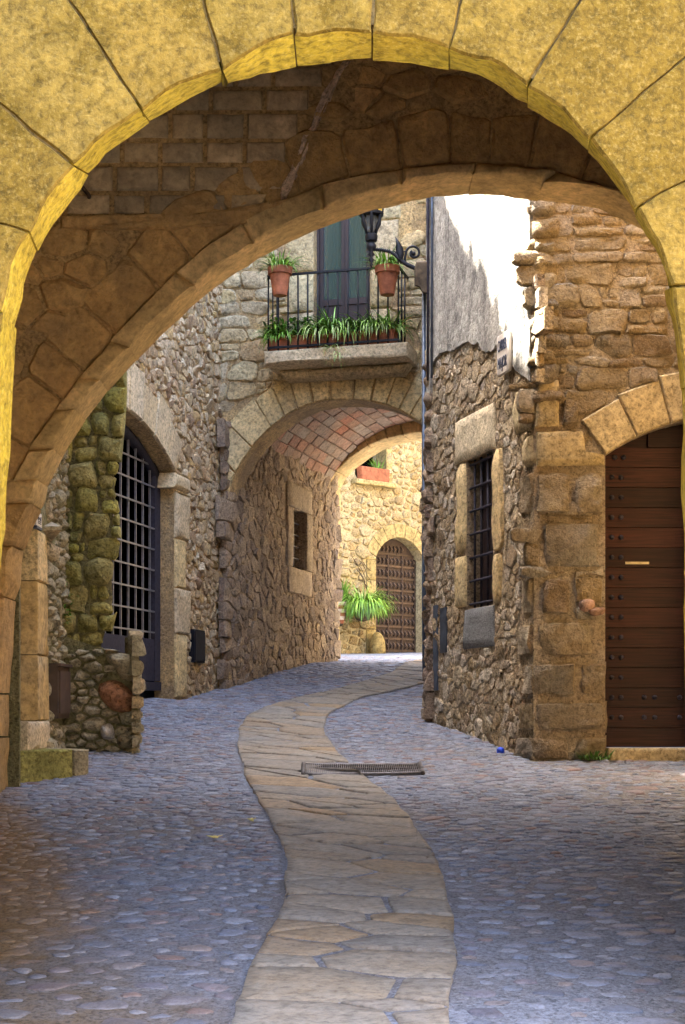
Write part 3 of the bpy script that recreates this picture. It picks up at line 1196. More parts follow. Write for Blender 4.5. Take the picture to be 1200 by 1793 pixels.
# ------------------------------------------------------------------ second arch, brown, low and skewed
arch2 = thing('stone_arch', 'low brown stone arch under sooty masonry, set just behind the ochre arch', 'arch', (-2.4, 10.5, zg(-2.4, 10.5)))
ysf, ysb = 10.3, 10.65
L0 = [(84, 852), (110, 800), (150, 735), (190, 685), (240, 630), (300, 570), (350, 525), (400, 487), (450, 455), (510, 422), (570, 397), (640, 373), (700, 357),
      (760, 345), (820, 340), (880, 343), (940, 350), (1000, 357), (1060, 368), (1120, 384), (1200, 412), (1300, 460)]
L2 = [(20, 850), (52, 788), (100, 720), (140, 665), (196, 600), (255, 535), (310, 480), (368, 430), (425, 392), (492, 355), (565, 326), (640, 308), (705, 299),
      (770, 291), (835, 289), (905, 292), (975, 305), (1040, 325), (1095, 350), (1140, 372), (1215, 402), (1310, 440)]
i0 = [at(x, y, ysb) for x, y in L0]
lowf = [Vector((p.x, ysf, p.z)) for p in i0]
topf = [at(x, y, ysf) for x, y in L2]


def lerp_line(P, n):
    res = []
    for i in range(len(P) - 1):
        for k in range(n):
            res.append(P[i].lerp(P[i + 1], k / n))
    return res + [P[-1]]


for a_ in range(0, len(L0) - 1):
    if a_ % 2 and a_ > 3:
        continue
    b_ = a_ + 1 if a_ < 4 else min(a_ + 2, len(L0) - 1)
    off = rnd.uniform(0, 50)
    lo = lerp_line(lowf[a_:b_ + 1], 3)
    hi = lerp_line(topf[a_:b_ + 1], 3)
    bk = [Vector((p.x, ysb, p.z)) for p in lo]
    for q in (lo, bk):
        for i, p in enumerate(q):
            q[i] = p + Vector((0, 0, .012 * nz(p, 8, off) + .006 * nz(p, 21, off)))
    pr = Vector((0, -.055 + rnd.uniform(-.008, .008), 0))
    front = [p + pr for p in lo] + [p + pr for p in reversed(hi)]
    back = bk + [Vector((p.x, ysb, p.z)) for p in reversed(hi)]
    link('ring_stone', geo_prism(front, back, (0, -1, 0), (1, 0, 0), .030, .012, .01, off, 8, .7), M['brown_ring'], arch2, sharp=50)
# outer course of large voussoirs following the ring
L3o = []
for i in range(len(topf)):
    a, b = topf[max(0, i - 1)], topf[min(len(topf) - 1, i + 1)]
    d = (b - a).normalized()
    nrm = Vector((-d.z, 0, d.x))
    if nrm.z < 0:
        nrm = -nrm
    L3o.append(topf[i] + nrm * (.37 + .05 * math.sin(i * 2.1)))
tl, ol = lerp_line(topf, 6), lerp_line(L3o, 6)
i = 0
rg = random.Random(3)
while i < len(tl) - 3:
    k = rg.choice((5, 6, 7, 8))
    j = min(len(tl) - 1, i + k)
    lo, hi = tl[i:j + 1], ol[i:j + 1]
    lo = [p + Vector((0, 0, .004)) for p in lo]
    poly = [(p.x, p.z) for p in lo] + [(p.x, p.z) for p in reversed(hi)]
    poly = shrink(poly, .006)
    poly = chaikin(resample(poly, 16), .12)
    link('voussoir', stone_uv(PS, poly, 1.0 * .02 * rg.uniform(.5, 1.4), .1, .02, .018, .008, rg.uniform(0, 50), freq=7), M['brown'], arch2, sharp=45)
    i = j
# the sooty coursed brickwork on the left, above a ledge
seam = [(604, 112), (560, 200), (535, 255), (515, 305), (497, 345)]
Ls = [(125, 385), (300, 388), (440, 380), (497, 348)]
brick_reg = PS.pix([(100, 120), (300, 60), (604, 60), (604, 112), (560, 200), (535, 255), (515, 305), (490, 345), (440, 374), (300, 380), (100, 380)])
y0 = 72
rg = random.Random(11)
row = 0
while y0 < 372:
    hgt = rg.uniform(38, 50)
    x0 = 60 - rg.uniform(0, 60)
    while x0 < 620:
        wd = rg.uniform(55, 95)
        q = [(x0, y0 + hgt), (x0 + wd, y0 + hgt), (x0 + wd, y0), (x0, y0)]
        uv = PS.pix(q)
        if inside(cen2(uv), brick_reg):
            uv2 = []
            cc = cen2(uv)
            for p in densify(shrink(uv, .015), .1):
                if not inside(p, brick_reg):
                    e = near_edge(p, brick_reg)[1]
                    p = (e[0] + (cc[0] - e[0]) * .05, e[1] + (cc[1] - e[1]) * .05)
                uv2.append(p)
            link('brick', stone_uv(PS, uv2, 1.0 * .016 + rg.uniform(-.010, .014), .05, .012, .010, .004, rg.uniform(0, 40), freq=9, inner=.6), M['brick_grey'], arch2, sharp=60)
        x0 += wd
    y0 += hgt
link('ledge', geo_prism([PS.P(*p, .06) for p in densify(PS.pix([(110, 402), (300, 404), (455, 394), (508, 350), (440, 372), (300, 380), (110, 382)]), .12)],
                        [PS.P(*p, -.05) for p in densify(PS.pix([(110, 402), (300, 404), (455, 394), (508, 350), (440, 372), (300, 380), (110, 382)]), .12)],
                        (0, -1, 0), (1, 0, 0), .02, .02, .0, 4, 6), M['brown'], arch2, sharp=60)
q = PS.pix([(503, 348), (523, 300), (543, 252), (569, 195), (609, 108), (597, 108), (556, 192), (530, 248), (508, 298), (491, 350)])
link('mortar_fillet', geo_prism([PS.P(p[0] + .035 * nz((p[0], p[1], 0), 9), p[1], .03) for p in densify(q, .035)], [PS.P(*p, -.02) for p in densify(q, .035)], (0, -1, 0), (1, 0, 0), .02, .03, 0, 8, 14), M['fillet'], arch2, sharp=60)
# rough upper stones right of the seam, and boulders below the ledge
up_reg = PS.pix([(606, 100), (1230, 100), (1230, 420)]) + [(p.x, p.z + .02) for p in reversed(L3o) if proj(p)[0] > 520] + PS.pix([(520, 320)])
rubble(arch2, 'stone', PS, (-.3, 2.6, 5.1, 6.5), (.10, .26), 1.6, [], (420, 40, 1260, 420), M['brown'], h=.014, gap=.005, dome=.012, rough=.02, rg=random.Random(14), keep=up_reg, limit=60)
lo_reg = PS.pix([(-60, 400), (120, 405), (300, 407), (430, 400)]) + [(p.x, p.z + .01) for p in reversed(L3o) if proj(p)[0] < 470 and proj(p)[1] < 900] + PS.pix([(-60, 860)])
rubble(arch2, 'stone', PS, (-2.9, -.5, 3.3, 5.4), (.10, .24), 1.3, [], (-80, 380, 500, 900), M['brown'], h=.016, gap=.006, dome=.018, rough=.026, rg=random.Random(15), keep=lo_reg, limit=80)
# wall body
outer = [(-3.6, 3.0), (-3.6, 7.6), (3.6, 7.6), (3.6, 3.2)] + [(p.x, p.z + .05) for p in reversed(lowf)]
link('wall', wall_slab(PS, outer, [], -.34, 0), M['brown_mortar'], arch2, smooth=False)
# left pier
pe = [(84, 852), (78, 880), (72, 893), (56, 930), (42, 965), (36, 1024), (28, 1052), (22, 1143), (17, 1215), (16, 1290), (14, 1345), (14, 1400)]
pier = [at(x, y, ysb) for x, y in pe]
cuts = [0, 2, 4, 6, 8, 9, 11]
for a_, b_ in zip(cuts[:-1], cuts[1:]):
    off = rnd.uniform(0, 50)
    ed = lerp_line(pier[a_:b_ + 1], 3)
    ed = [p + Vector((.012 * nz(p, 7, off), 0, 0)) for p in ed]
    xleft = -2.75
    front = [Vector((p.x, ysf - .05, p.z)) for p in ed] + [Vector((xleft, ysf - .05, ed[-1].z)), Vector((xleft, ysf - .05, ed[0].z))]
    front[len(ed) - 1].z += .006
    front[0].z -= .006
    back = [Vector((p.x, ysb, p.z)) for p in front]
    link('pier_stone', geo_prism(densify([tuple(p) for p in front], .15), densify([tuple(p) for p in back], .15), (0, -1, 0), (1, 0, 0), .03, .018, .01, off, 6, .6),
         M['brown_ring'] if a_ in (0,) else M['brown'], arch2, sharp=50)
nail = PS.hit(155, 345)
link('iron_peg', tube([PS.P(nail[0], nail[1], -.03), PS.P(nail[0] + .02, nail[1] - .02, .08), PS.P(nail[0] - .03, nail[1] + .03, .2)], .014, 8), M['bronze'], arch2)
# roof and side walls of the short covered stretch between the two arches
vaulted = thing('covered_passage', 'dim brown walls and roof between the ochre arch and the brown arch', 'passage', (-2.9, 8.0, zg(-2.9, 8)))
link('roof', box8((.3, 7.95, 6.75), 7.4, 5.1, .3), M['brown_mortar'], vaulted, smooth=False)
link('side_wall', box8((-3.05, 7.95, 3.2), .6, 5.1, 6.9), M['brown_mortar'], vaulted, smooth=False)
link('side_wall', box8((3.1, 7.95, 3.2), .6, 5.1, 6.9), M['brown_mortar'], vaulted, smooth=False)
link('side_wall', box8((3.1, 11.2, 3.2), .6, 1.2, 8.2), M['brown_mortar'], vaulted, smooth=False)
# ------------------------------------------------------------------ mossy wall with doorway on the left
moss = thing('mossy_wall', 'rough stone wall end thick with yellow green moss beside the grille gate', 'wall', (-2.1, 12.45, zg(-2.1, 12.45)))
# the long side towards the lane: plane PM, u = y - 11
door_hole = [(-.75, .9), (.22, .9), (.22, 3.4), (-.75, 3.4)]
link('wall', wall_slab(PM, [(-.34, .8), (2.2, .8), (2.2, 12.2), (-.34, 12.2)], [[(-.3, 1.0), (.27, 1.0), (.27, 3.45), (-.3, 3.45)]], -.5, 0), M['moss_mortar'], moss, smooth=False)
rubble(moss, 'stone', PM, (.72, 1.45, 1.0, 4.6), (.05, .15), 1.5, [PM.pix([(85, 1160), (110, 1175), (110, 1265), (85, 1262)])], (20, 500, 130, 1330), M['buttress'], h=.02,
       rg=random.Random(32), limit=60, dome=.035, rough=.03)
# door reveal of orange sandstone and its jamb stones
z0, z1 = PM.hit(70, 1262)[1], PM.hit(70, 930)[1]
zz = [z0, z0 + .50, z0 + 1.06, z0 + 1.45]
for a_, b_ in zip(zz[:-1], zz[1:]):
    ub = .66 - .06 * (a_ - z0)
    q = [(.205, a_), (ub, a_), (ub - .03, b_), (.205, b_)]
    link('jamb_stone', stone_uv(PM, densify(shrink(q, .003), .12), .02, .45, .012, .006, .0, rnd.uniform(0, 40), inner=.6),
         M['orange_jamb'] if a_ < z0 + 1.0 else M['dressed'], moss, sharp=45)
link('door', box8((-2.72, 10.95, 2.2), .06, .9, 2.6), M['old_wood'], moss, smooth=False)
q = [(-.15, z0 - .22), (.62, z0 - .22), (.62, z0 - .004), (-.15, z0 - .004)]
link('plinth_stone', stone_uv(PM, densify(q, .12), .035, .4, .015, .008, 0, 3, inner=.6), M['granite'] if False else M['dressed_pale'], moss, sharp=45)
# the wall end facing the viewer
edge = [(218, 600), (219, 690), (216, 740), (210, 800), (208, 840), (211, 870), (206, 905), (210, 945), (204, 960), (203, 1000), (206, 1050), (198, 1085), (186, 1130), (184, 1160)]
eo = PL.pix(edge)
outer = [(PL.hit(108, 1330)[0], 1.2), (PL.hit(184, 1330)[0], 1.2)] + [(u - .04, z) for u, z in reversed(eo)] + [(eo[0][0] - .04, 12.2), (PL.hit(100, 600)[0], 12.2)]
v, f = wall_slab(PL, outer, [], -.55, 0)
v = [p - PL.t * .14 if i >= len(outer) else p for i, p in enumerate(v)]
link('wall', (v, f), M['moss_mortar'], moss, smooth=False)
keep = [(PL.hit(94, 1330)[0], 1.3), (PL.hit(190, 1330)[0], 1.3)] + [(u + .01, z) for u, z in reversed(eo)] + [(PL.hit(92, 600)[0], eo[0][1])]
rubble(moss, 'stone', PL, (min(p[0] for p in keep), max(p[0] for p in keep) + .05, 1.4, 5.0), (.06, .17), 1.45, [], (70, 560, 250, 1340), M['moss'], h=.025, gap=.006, dome=.03, rough=.035, bev=.025,
       rg=random.Random(33), keep=keep, tilt=.10, limit=200, round_=1, n=14, clip=True,
       polys=courses(min(p[0] for p in keep), max(p[0] for p in keep) + .05, 1.4, 5.0, (.11, .24), (.13, .30), random.Random(331), .05))

# low buttress of rubble at its foot
but = thing('stone_buttress', 'low rubble buttress with one rust red stone, at the foot of the mossy wall', 'buttress', (-1.95, 12.3, zg(-1.95, 12.3)))
bo = PB.pix([(106, 1320), (243, 1318), (246, 1270), (243, 1220), (240, 1160), (236, 1146), (215, 1140), (190, 1136), (165, 1128), (106, 1110)])
v, f = wall_slab(PB, shrink(bo, .03), [], -.6, -.005)
v = [p - PB.t * .16 if i >= len(bo) else p for i, p in enumerate(v)]
link('core', (v, f), M['moss_mortar'], but, smooth=False)
spec = [([(168, 1200), (195, 1188), (222, 1200), (240, 1225), (225, 1250), (195, 1245), (178, 1225)], 'rust_stone'),
        ([(176, 1270), (195, 1264), (203, 1282), (200, 1296), (178, 1294)], 'white_stone'),
        ([(205, 1284), (225, 1276), (243, 1292), (240, 1312), (206, 1312)], 'buttress'),
        ([(185, 1140), (236, 1146), (240, 1170), (238, 1196), (212, 1192), (200, 1165), (186, 1158)], 'buttress')]
hol = []
for q, mn in spec:
    uv = PB.pix(q)
    hol.append(uv)
    uv = resample(chaikin(uv, .22), 13)
    link('stone', stone_uv(PB, uv, .05, .1, .05, .02, .05, rnd.uniform(0, 40)), M[mn], but, label='large rust red stone' if mn == 'rust_stone' else None)
rubble(but, 'stone', PB, (bo[0][0], bo[2][0], 1.45, 2.45), (.045, .11), 1.5, hol, (90, 1100, 250, 1330), M['buttress'], h=.03, dome=.045, rough=.03, rg=random.Random(34), keep=bo, clip=True)
# its side towards the lane
PBs = Plane((PB.P(bo[2][0], 0, 0).x - .02, 12.28), (-.22, 1))
rubble(but, 'stone', PBs, (0, .6, 1.4, 2.4), (.06, .12), 1.4, [], (100, 1100, 300, 1330), M['buttress'], h=.02, rg=random.Random(35))

# stone step under the door
st = thing('stone_step', 'mossy stone doorstep block left of the rubble buttress', 'step', (-2.2, 10.8, zg(-2.2, 10.8)))
c1, c2 = at(14, 1368, 10.7), at(157, 1346, 11.15)
ps = Plane((c1.x, c1.y), (c2.x - c1.x, c2.y - c1.y))
Ls_ = math.hypot(c2.x - c1.x, c2.y - c1.y)
for u0, u1 in ((-.3, Ls_ * .80), (Ls_ * .80, Ls_)):
    q = [(u0, 1.25), (u1, 1.25), (u1, 1.585), (u0, 1.585)]
    link('step_block', stone_uv(ps, densify(shrink(q, .003), .1), 0.0, .5, .012, .008, 0, rnd.uniform(0, 30), inner=.6), M['moss'] if u0 < 0 else M['buttress'], st, sharp=45)
    link('step_block', ([ps.P(u0, 1.574, 0), ps.P(u1, 1.574, 0), ps.P(u1, 1.574, -.5), ps.P(u0, 1.574, -.5)], [(0, 1, 2, 3)]), M['moss'], st)

FT = 12.75                                        # eaves of the gate house
# ------------------------------------------------------------------ gate house
gh = thing('stone_house', 'cream rubble house with a tall iron grille gate under a pale arch', 'house', (-2.6, 15, zg(-2.6, 15)))
us = PF.hit(305, 1200)[0]                        # right arris of the gate
R_, half, rise, zs = 0, 1.5, .40, PF.hit(300, 826)[1]
R_ = (half ** 2 + rise ** 2) / (2 * rise)
uc = us - half


def arc_pt(u, extra=0.0):
    """intrados point for offset u from the centre"""
    a = math.asin(max(-1, min(1, u / R_)))
    return (uc + math.sin(a) * (R_ + extra), zs + rise - R_ + math.cos(a) * (R_ + extra))


base_z = zg(PF.P(us, 0).x, PF.P(us, 0).y) - .05
gate_hole = [(uc - half, base_z), (us, base_z), (us, zs)] + [arc_pt(half - half * 2 * k / 14) for k in range(1, 14)] + [(uc - half, zs)]
gz = PF.hit(283, 1212)[1]
link('wall', wall_slab(PF, [(-4.6, .9), (.02, .9), (.02, FT), (-4.6, FT)], [gate_hole], -.22, 0), M['cream_mortar'], gh, smooth=False)
# voussoirs
na = 9
outs = []
aa = math.asin(half / R_)
for k in range(na):
    a0, a1 = aa - 2 * aa * k / na, aa - 2 * aa * (k + 1) / na
    if k > 5:
        break
    rin = [(uc + math.sin(a) * R_, zs + rise - R_ + math.cos(a) * R_) for a in (a0, (a0 + a1) / 2, a1)]
    ex = .42 + (.08 if k % 2 else -.02)
    o = [(uc + math.sin(a) * (R_ + ex), zs + rise - R_ + math.cos(a) * (R_ + ex)) for a in (a1, a0)]
    poly = rin + o
    outs.append(poly)
    link('voussoir', stone_uv(PF, densify(shrink(poly, .005), .12), .03, .20, .015, .010, .0, rnd.uniform(0, 30), inner=.6), M['dressed_pale'], gh, sharp=45)
# impost and jamb stones
jz = [gz - .05, gz + .62, gz + 1.10, gz + 1.62, gz + 2.10, zs - .17]
jam = []
for k, (a_, b_) in enumerate(zip(jz[:-1], jz[1:])):
    wd = (.34, .46, .30, .44, .36)[k]
    q = [(us, a_), (us + wd, a_), (us + wd, b_), (us, b_)]
    jam.append(q)
    link('jamb_stone', stone_uv(PF, densify(shrink(q, .005), .12), .03, .20, .018, .012, .0, rnd.uniform(0, 30), inner=.6), M['dressed_pale'] if k % 2 else M['dressed'], gh, sharp=45)
q = [(us - .10, zs - .165), (us + .40, zs - .165), (us + .40, zs), (us - .06, zs)]
jam.append(q)
link('impost', stone_uv(PF, densify(shrink(q, .004), .1), .05, .20, .03, .008, 0, 5, inner=.6), M['dressed_pale'], gh, sharp=45)
rubble(gh, 'stone', PF, (-2.6, .0, 1.7, 8.2), (.035, .095), 1.1, outs + jam + [gate_hole] + [PF.pix([(333, 1106), (348, 1106), (348, 1157), (333, 1157)])], (190, 420, 400, 1230), M['cream'],
       h=.016, gap=.004, dome=.02, rough=.025, bev=.014, rg=random.Random(41), limit=300, n=10)
# gate: frame, bottom panel and bars
rc = -.15
gt = link('gate', MB().add(pbox(PF, us - .16, us - .002, gz + .12, zs + .1, rc - .05, rc)).add(pbox(PF, uc - half, us - .002, gz + .12, gz + .55, rc - .06, rc - .01))
          .add(pbox(PF, uc - half, us - .002, gz + .02, gz + .11, rc - .05, rc + .01)), M['gate_iron'], gh, smooth=False)
n = 0
u = us - .25
while u > us - 2.6:
    zt = arc_pt(u - uc)[1] + .02
    link('bar', pbox(PF, u - .008, u + .008, gz + .5, zt, rc - .035, rc - .015), M['grid_iron'], gt, smooth=False)
    u -= .2
z = gz + .62
while z < zs + .3:
    link('bar', pbox(PF, us - 2.7, us - .15, z - .008, z + .008, rc - .02, rc - .004), M['grid_iron'], gt, smooth=False)
    z += .215
link('arch_frame', tube([PF.P(*arc_pt((half - .06) - 2 * (half - .06) * k / 16, -.07), rc - .03) for k in range(17)], .055, 8), M['gate_iron'], gt)
rm = PF.P(uc, gz + 1.9, -1.9)
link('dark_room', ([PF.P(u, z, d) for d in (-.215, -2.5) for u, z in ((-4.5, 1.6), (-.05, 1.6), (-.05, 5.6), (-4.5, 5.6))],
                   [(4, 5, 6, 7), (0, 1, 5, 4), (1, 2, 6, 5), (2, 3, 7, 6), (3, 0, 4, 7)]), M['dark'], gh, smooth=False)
mb = MB()
for k in range(48):
    mb.add(tube([PF.P(-4.6 + k * .1, FT + rnd.uniform(-.01, .06), rnd.uniform(.08, .2)), PF.P(-4.6 + k * .1, FT + .2, -.7)], .055, 8))
link('roof_tiles', mb, M['roof_tile'], gh, kind='stuff')

# ------------------------------------------------------------------ house with balcony over the covered passage
bh = thing('stone_house', 'house with flower balcony built over the arched passage at the end of the lane', 'house', (-.2, 16.8, zg(0, 17)))
intr = [(399, 877), (405, 850), (413, 828), (426, 806), (448, 776), (476, 748), (500, 730), (523, 717), (550, 706), (580, 701), (619, 700), (650, 703), (677, 709), (700, 718), (718, 728), (735, 740), (752, 754)]
it = PG.pix(intr)
uL = it[0][0]
uR = it[-1][0]
hole = [(uL + .02, 1.5)] + it + [(uR + .35, it[-1][1] - .5), (uR + .42, 1.5)]
wz = [PG.hit(550, 545), PG.hit(648, 545), PG.hit(648, 340), PG.hit(550, 340)]
wu0, wu1 = wz[0][0], wz[1][0]
wz0 = (PG.hit(468, 615, .50)[1] + PG.hit(700, 601, .50)[1]) / 2 - .02
wzg = PG.hit(600, 524, -.16)[1]                  # foot of the panes
wz1 = wz0 + 2.75
whole = [(wu0, wz0), (wu1, wz0), (wu1, wz1), (wu0, wz1)]
link('wall', wall_slab(PG, [(-.02, 1.4), (3.6, 1.4), (3.6, 9.4), (-.02, 9.4)], [hole, whole], -.42, 0), M['cream_mortar'], bh, smooth=False)
# voussoirs of the passage arch
cxy = cen2([(uL, it[0][1]), (uR + .25, it[0][1])])
tl = []
for i in range(len(it) - 1):
    for k in range(4):
        tl.append((it[i][0] + (it[i + 1][0] - it[i][0]) * k / 4, it[i][1] + (it[i + 1][1] - it[i][1]) * k / 4))
tl.append(it[-1])
rg = random.Random(51)
cuts = [0, 8, 15, 20, 24, 28, 32, 36, 40, 44, 48, 52, 56, 60, 64]
gout = []
for a_, b_ in zip(cuts[:-1], cuts[1:]):
    seg = tl[a_:b_ + 1]
    ex = .30 if a_ < 8 else .36 + rg.uniform(-.03, .07)

    def outp(p):
        d = Vector((p[0] - cxy[0], (p[1] - (cxy[1] - .3)) * 1.1)).normalized()
        return (p[0] + d.x * ex, p[1] + d.y * ex)
    poly = seg + [(max(.015, p[0]), p[1]) for p in (outp(seg[-1]), outp(seg[0]))]
    gout.append(poly)
    link('voussoir', stone_uv(PG, densify(shrink(poly, .010), .1), .03, .42, .015, .012, .0, rg.uniform(0, 40), inner=.6), M['dressed'], bh, sharp=45)
# quoins below the springing
zq = it[0][1]
k = 0
while zq > 2.1:
    hq = rg.uniform(.26, .44)
    wd = min(uL - .012, rg.uniform(.22, .42))
    q = [(uL - wd, zq - hq), (uL + .015, zq - hq), (uL + .015, zq), (uL - wd, zq)]
    gout.append(q)
    poly = resample(chaikin(shrink(q, .014), .12), 14)
    link('quoin', stone_uv(PG, poly, .03, .3, .03, .03, .02, rg.uniform(0, 40), freq=8), M['facade'], bh)
    zq -= hq
# window jamb stones and sill
gj = []
for s in (0, 1):
    z = wz0 - .02
    k = 0
    while z < wz1:
        hq = rg.uniform(.38, .6)
        wd = rg.uniform(.24, .40)
        u0, u1 = (wu0 - wd, wu0) if s == 0 else (wu1, wu1 + wd)
        q = [(u0, z), (u1, z), (u1, z + hq), (u0, z + hq)]
        gj.append(q)
        link('jamb_stone', stone_uv(PG, densify(shrink(q, .005), .12), .02, .2, .014, .01, 0, rg.uniform(0, 40), inner=.6), M['facade'], bh, sharp=50)
        z += hq
slab_z1 = PG.hit(590, 605, .55)[1]
hol2 = [hole, whole] + gout + gj
rubble(bh, 'stone', PG, (0.0, 2.4, 1.9, 8.6), (.06, .20), 1.5, hol2, (370, 320, 760, 1220), M['facade'], h=.014, gap=.005, dome=.014, rough=.022, bev=.014, rg=random.Random(52), tilt=.07, round_=1, n=14,
       polys=courses(0, 2.5, 1.9, 8.4, (.13, .27), (.13, .46), random.Random(521), .05))
# french window
fw = link('window', MB().add(pbox(PG, wu0, wu0 + .03, wz0, wz1, -.2, -.12)).add(pbox(PG, wu1 - .03, wu1, wz0, wz1, -.2, -.12)).add(pbox(PG, wu0, wu1, wz1 - .07, wz1, -.2, -.121)), M['wood_frame'], bh, smooth=False)
um = (wu0 + wu1) / 2
for a_, b_ in ((wu0 + .032, um), (um, wu1 - .032)):
    link('sash', MB().add(pbox(PG, a_ + .002, a_ + .042, wz0 + .02, wz1 - .07, -.19, -.135)).add(pbox(PG, b_ - .042, b_ - .002, wz0 + .02, wz1 - .07, -.19, -.135))
         .add(pbox(PG, a_ + .042, b_ - .042, wz0 + .02, wzg - .07, -.185, -.145)).add(pbox(PG, a_ + .042, b_ - .042, wzg - .07, wzg, -.19, -.13)), M['wood_frame'], fw, smooth=False)
    link('pane', pbox(PG, a_ + .04, b_ - .04, wzg - .01, wz1 - .08, -.172, -.166), M['glass'], fw, smooth=False)
    v, f = [], []
    for i in range(25):
        uu = a_ + .03 + (b_ - a_ - .06) * i / 24
        for z in (wz0 + .05, wz1 - .05):
            v.append(PG.P(uu, z, -.26 + .018 * math.sin(i * 1.7) + .008 * math.sin(i * 4.1)))
    f = [(2 * i, 2 * i + 2, 2 * i + 3, 2 * i + 1) for i in range(24)]
    link('tree_reflection', (v, f), M['tree_reflection'], fw)  # added folded sheet carrying the painted green reflection
link('dark_room', pbox(PG, wu0 - .05, wu1 + .05, wz0 - .05, wz1 + .05, -.6, -.43), M['dark'], bh, smooth=False)

# balcony slab and railing
DB = .50
cs = [PG.hit(463, 618, DB), PG.hit(715, 604, DB)]
su0, su1 = cs[0][0], cs[1][0]
zt_ = (PG.hit(463, 615, DB)[1] + PG.hit(700, 601, DB)[1]) / 2
sl_pts = []
q = [(su0, zt_ - .15), (su1, zt_ - .15), (su1, zt_), (su0, zt_)]
balc = link('balcony', stone_uv(PG, densify(q, .09), DB + .03, -.02, .02, .022, 0, 7, inner=.7, freq=7), M['dressed_pale'], bh, sharp=50)
zr1 = PG.hit(585, 474, DB)[1]
ru0, ru1 = PG.hit(468, 550, DB)[0], PG.hit(699, 550, DB)[0]
for z in (zt_ + .04, zr1):
    link('rail', MB().add(pbox(PG, ru0, ru1, z - .011, z + .011, DB - .03, DB)).add(pbox(PG, ru0 - .001, ru0 + .022, z - .01, z + .01, .0, DB - .03)).add(pbox(PG, ru1 - .022, ru1 + .001, z - .01, z + .01, .0, DB - .03)),
         M['iron'], balc, smooth=False)
for k in range(14):
    u = ru0 + .011 + (ru1 - ru0 - .022) * k / 13
    e = rnd.uniform(-.004, .004)
    link('baluster', tube([PG.P(u, zt_ - .01, DB - .015), PG.P(u + e, (zt_ + zr1) / 2, DB - .015), PG.P(u, zr1, DB - .015)], .0095, 8), M['iron'], balc)
for uu in (ru0 + .011, ru1 - .011):
    for k in range(1, 3):
        link('baluster', tube([PG.P(uu, zt_ - .01, DB - .015 - .16 * k), PG.P(uu, zr1, DB - .015 - .16 * k)], .0095, 8), M['iron'], balc)
# rings that hold the pots
pots = []
for px, py in ((491, 470), (679, 468)):
    u, z = PG.hit(px, py, DB + .09)
    link('pot_ring', tube([PG.P(u + .115 * math.cos(a * math.pi / 10), z - .06, DB + .10 + .115 * math.sin(a * math.pi / 10)) for a in range(21)], .008, 6), M['iron'], balc)
    pots.append((u, z))
# moulded stone under the slab
link('corbel_stone', stone_uv(PG, densify([(su0 + .15, zt_ - .26), (su1 - .12, zt_ - .26), (su1 - .05, zt_ - .155), (su0 + .08, zt_ - .155)], .1), .26, -.03, .06, .03, 0, 17, inner=.7), M['facade'], bh, sharp=60)

# covered passage: left wall, vault, rear arch
zv = 5.09
AX = PI.t                                         # along the passage
CR = Vector((AX.y, -AX.x, 0))                     # across, to the right
Wv = 2.62
link('passage_wall', wall_slab(PI, [(.38, 1.6), (4.4, 1.6), (4.4, zv + .3), (.38, zv + .3)], [PI.pix([(511, 996), (534, 998), (534, 896), (511, 892)])], -.5, 0), M['tunnel'], bh, smooth=False)
ph_ = [PI.pix([(500, 1030), (545, 1034), (545, 862), (500, 852)])]
rubble(bh, 'passage_stone', PI, (.0, 4.4, 1.9, zv), (.06, .14), 1.2, ph_, (375, 740, 600, 1220), M['tunnel'], h=.008, gap=.002, dome=.013, rough=.026, bev=.014, rg=random.Random(53), n=10, tilt=.08)
wq = PI.pix([(511, 994), (534, 994), (534, 894), (511, 894)])
a0, a1 = wq[0][0], wq[1][0]
b0, b1 = PI.hit(522, 996)[1], PI.hit(522, 893)[1]
for q in ([(a0 - .25, b0), (a0, b0), (a0, b1), (a0 - .25, b1)], [(a1, b0), (a1 + .28, b0), (a1 + .28, b1), (a1, b1)], [(a0 - .25, b1), (a1 + .28, b1), (a1 + .28, b1 + .32), (a0 - .25, b1 + .32)],
          [(a0 - .2, b0 - .34), (a1 + .25, b0 - .34), (a1 + .25, b0), (a0 - .2, b0)]):
    link('window_surround', stone_uv(PI, densify(shrink(q, .004), .12), .03, .2, .012, .01, 0, rnd.uniform(0, 30), inner=.6), M['tunnel_dressed'], bh, sharp=45)
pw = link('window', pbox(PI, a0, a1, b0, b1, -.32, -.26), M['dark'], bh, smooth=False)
for k in range(1, 3):
    u = a0 + (a1 - a0) * k / 3
    link('bar', tube([PI.P(u, b0, -.1), PI.P(u, b1, -.1)], .011, 6), M['grid_iron'], pw)
for k in range(1, 5):
    z = b0 + (b1 - b0) * k / 5
    link('bar', tube([PI.P(a0, z, -.09), PI.P(a1, z, -.09)], .011, 6), M['grid_iron'], pw)
# vault of thin bricks
vr = .78
vR = ((Wv / 2) ** 2 + vr ** 2) / (2 * vr)
va = math.asin(Wv / 2 / vR)


def vault_pt(s, a, lift=0.0):
    """s along the passage, a angle from the crown"""
    p = PI.O + AX * s + CR * (Wv / 2 + math.sin(a) * (vR + lift))
    return Vector((p.x, p.y, zv + vr - vR + math.cos(a) * (vR + lift)))


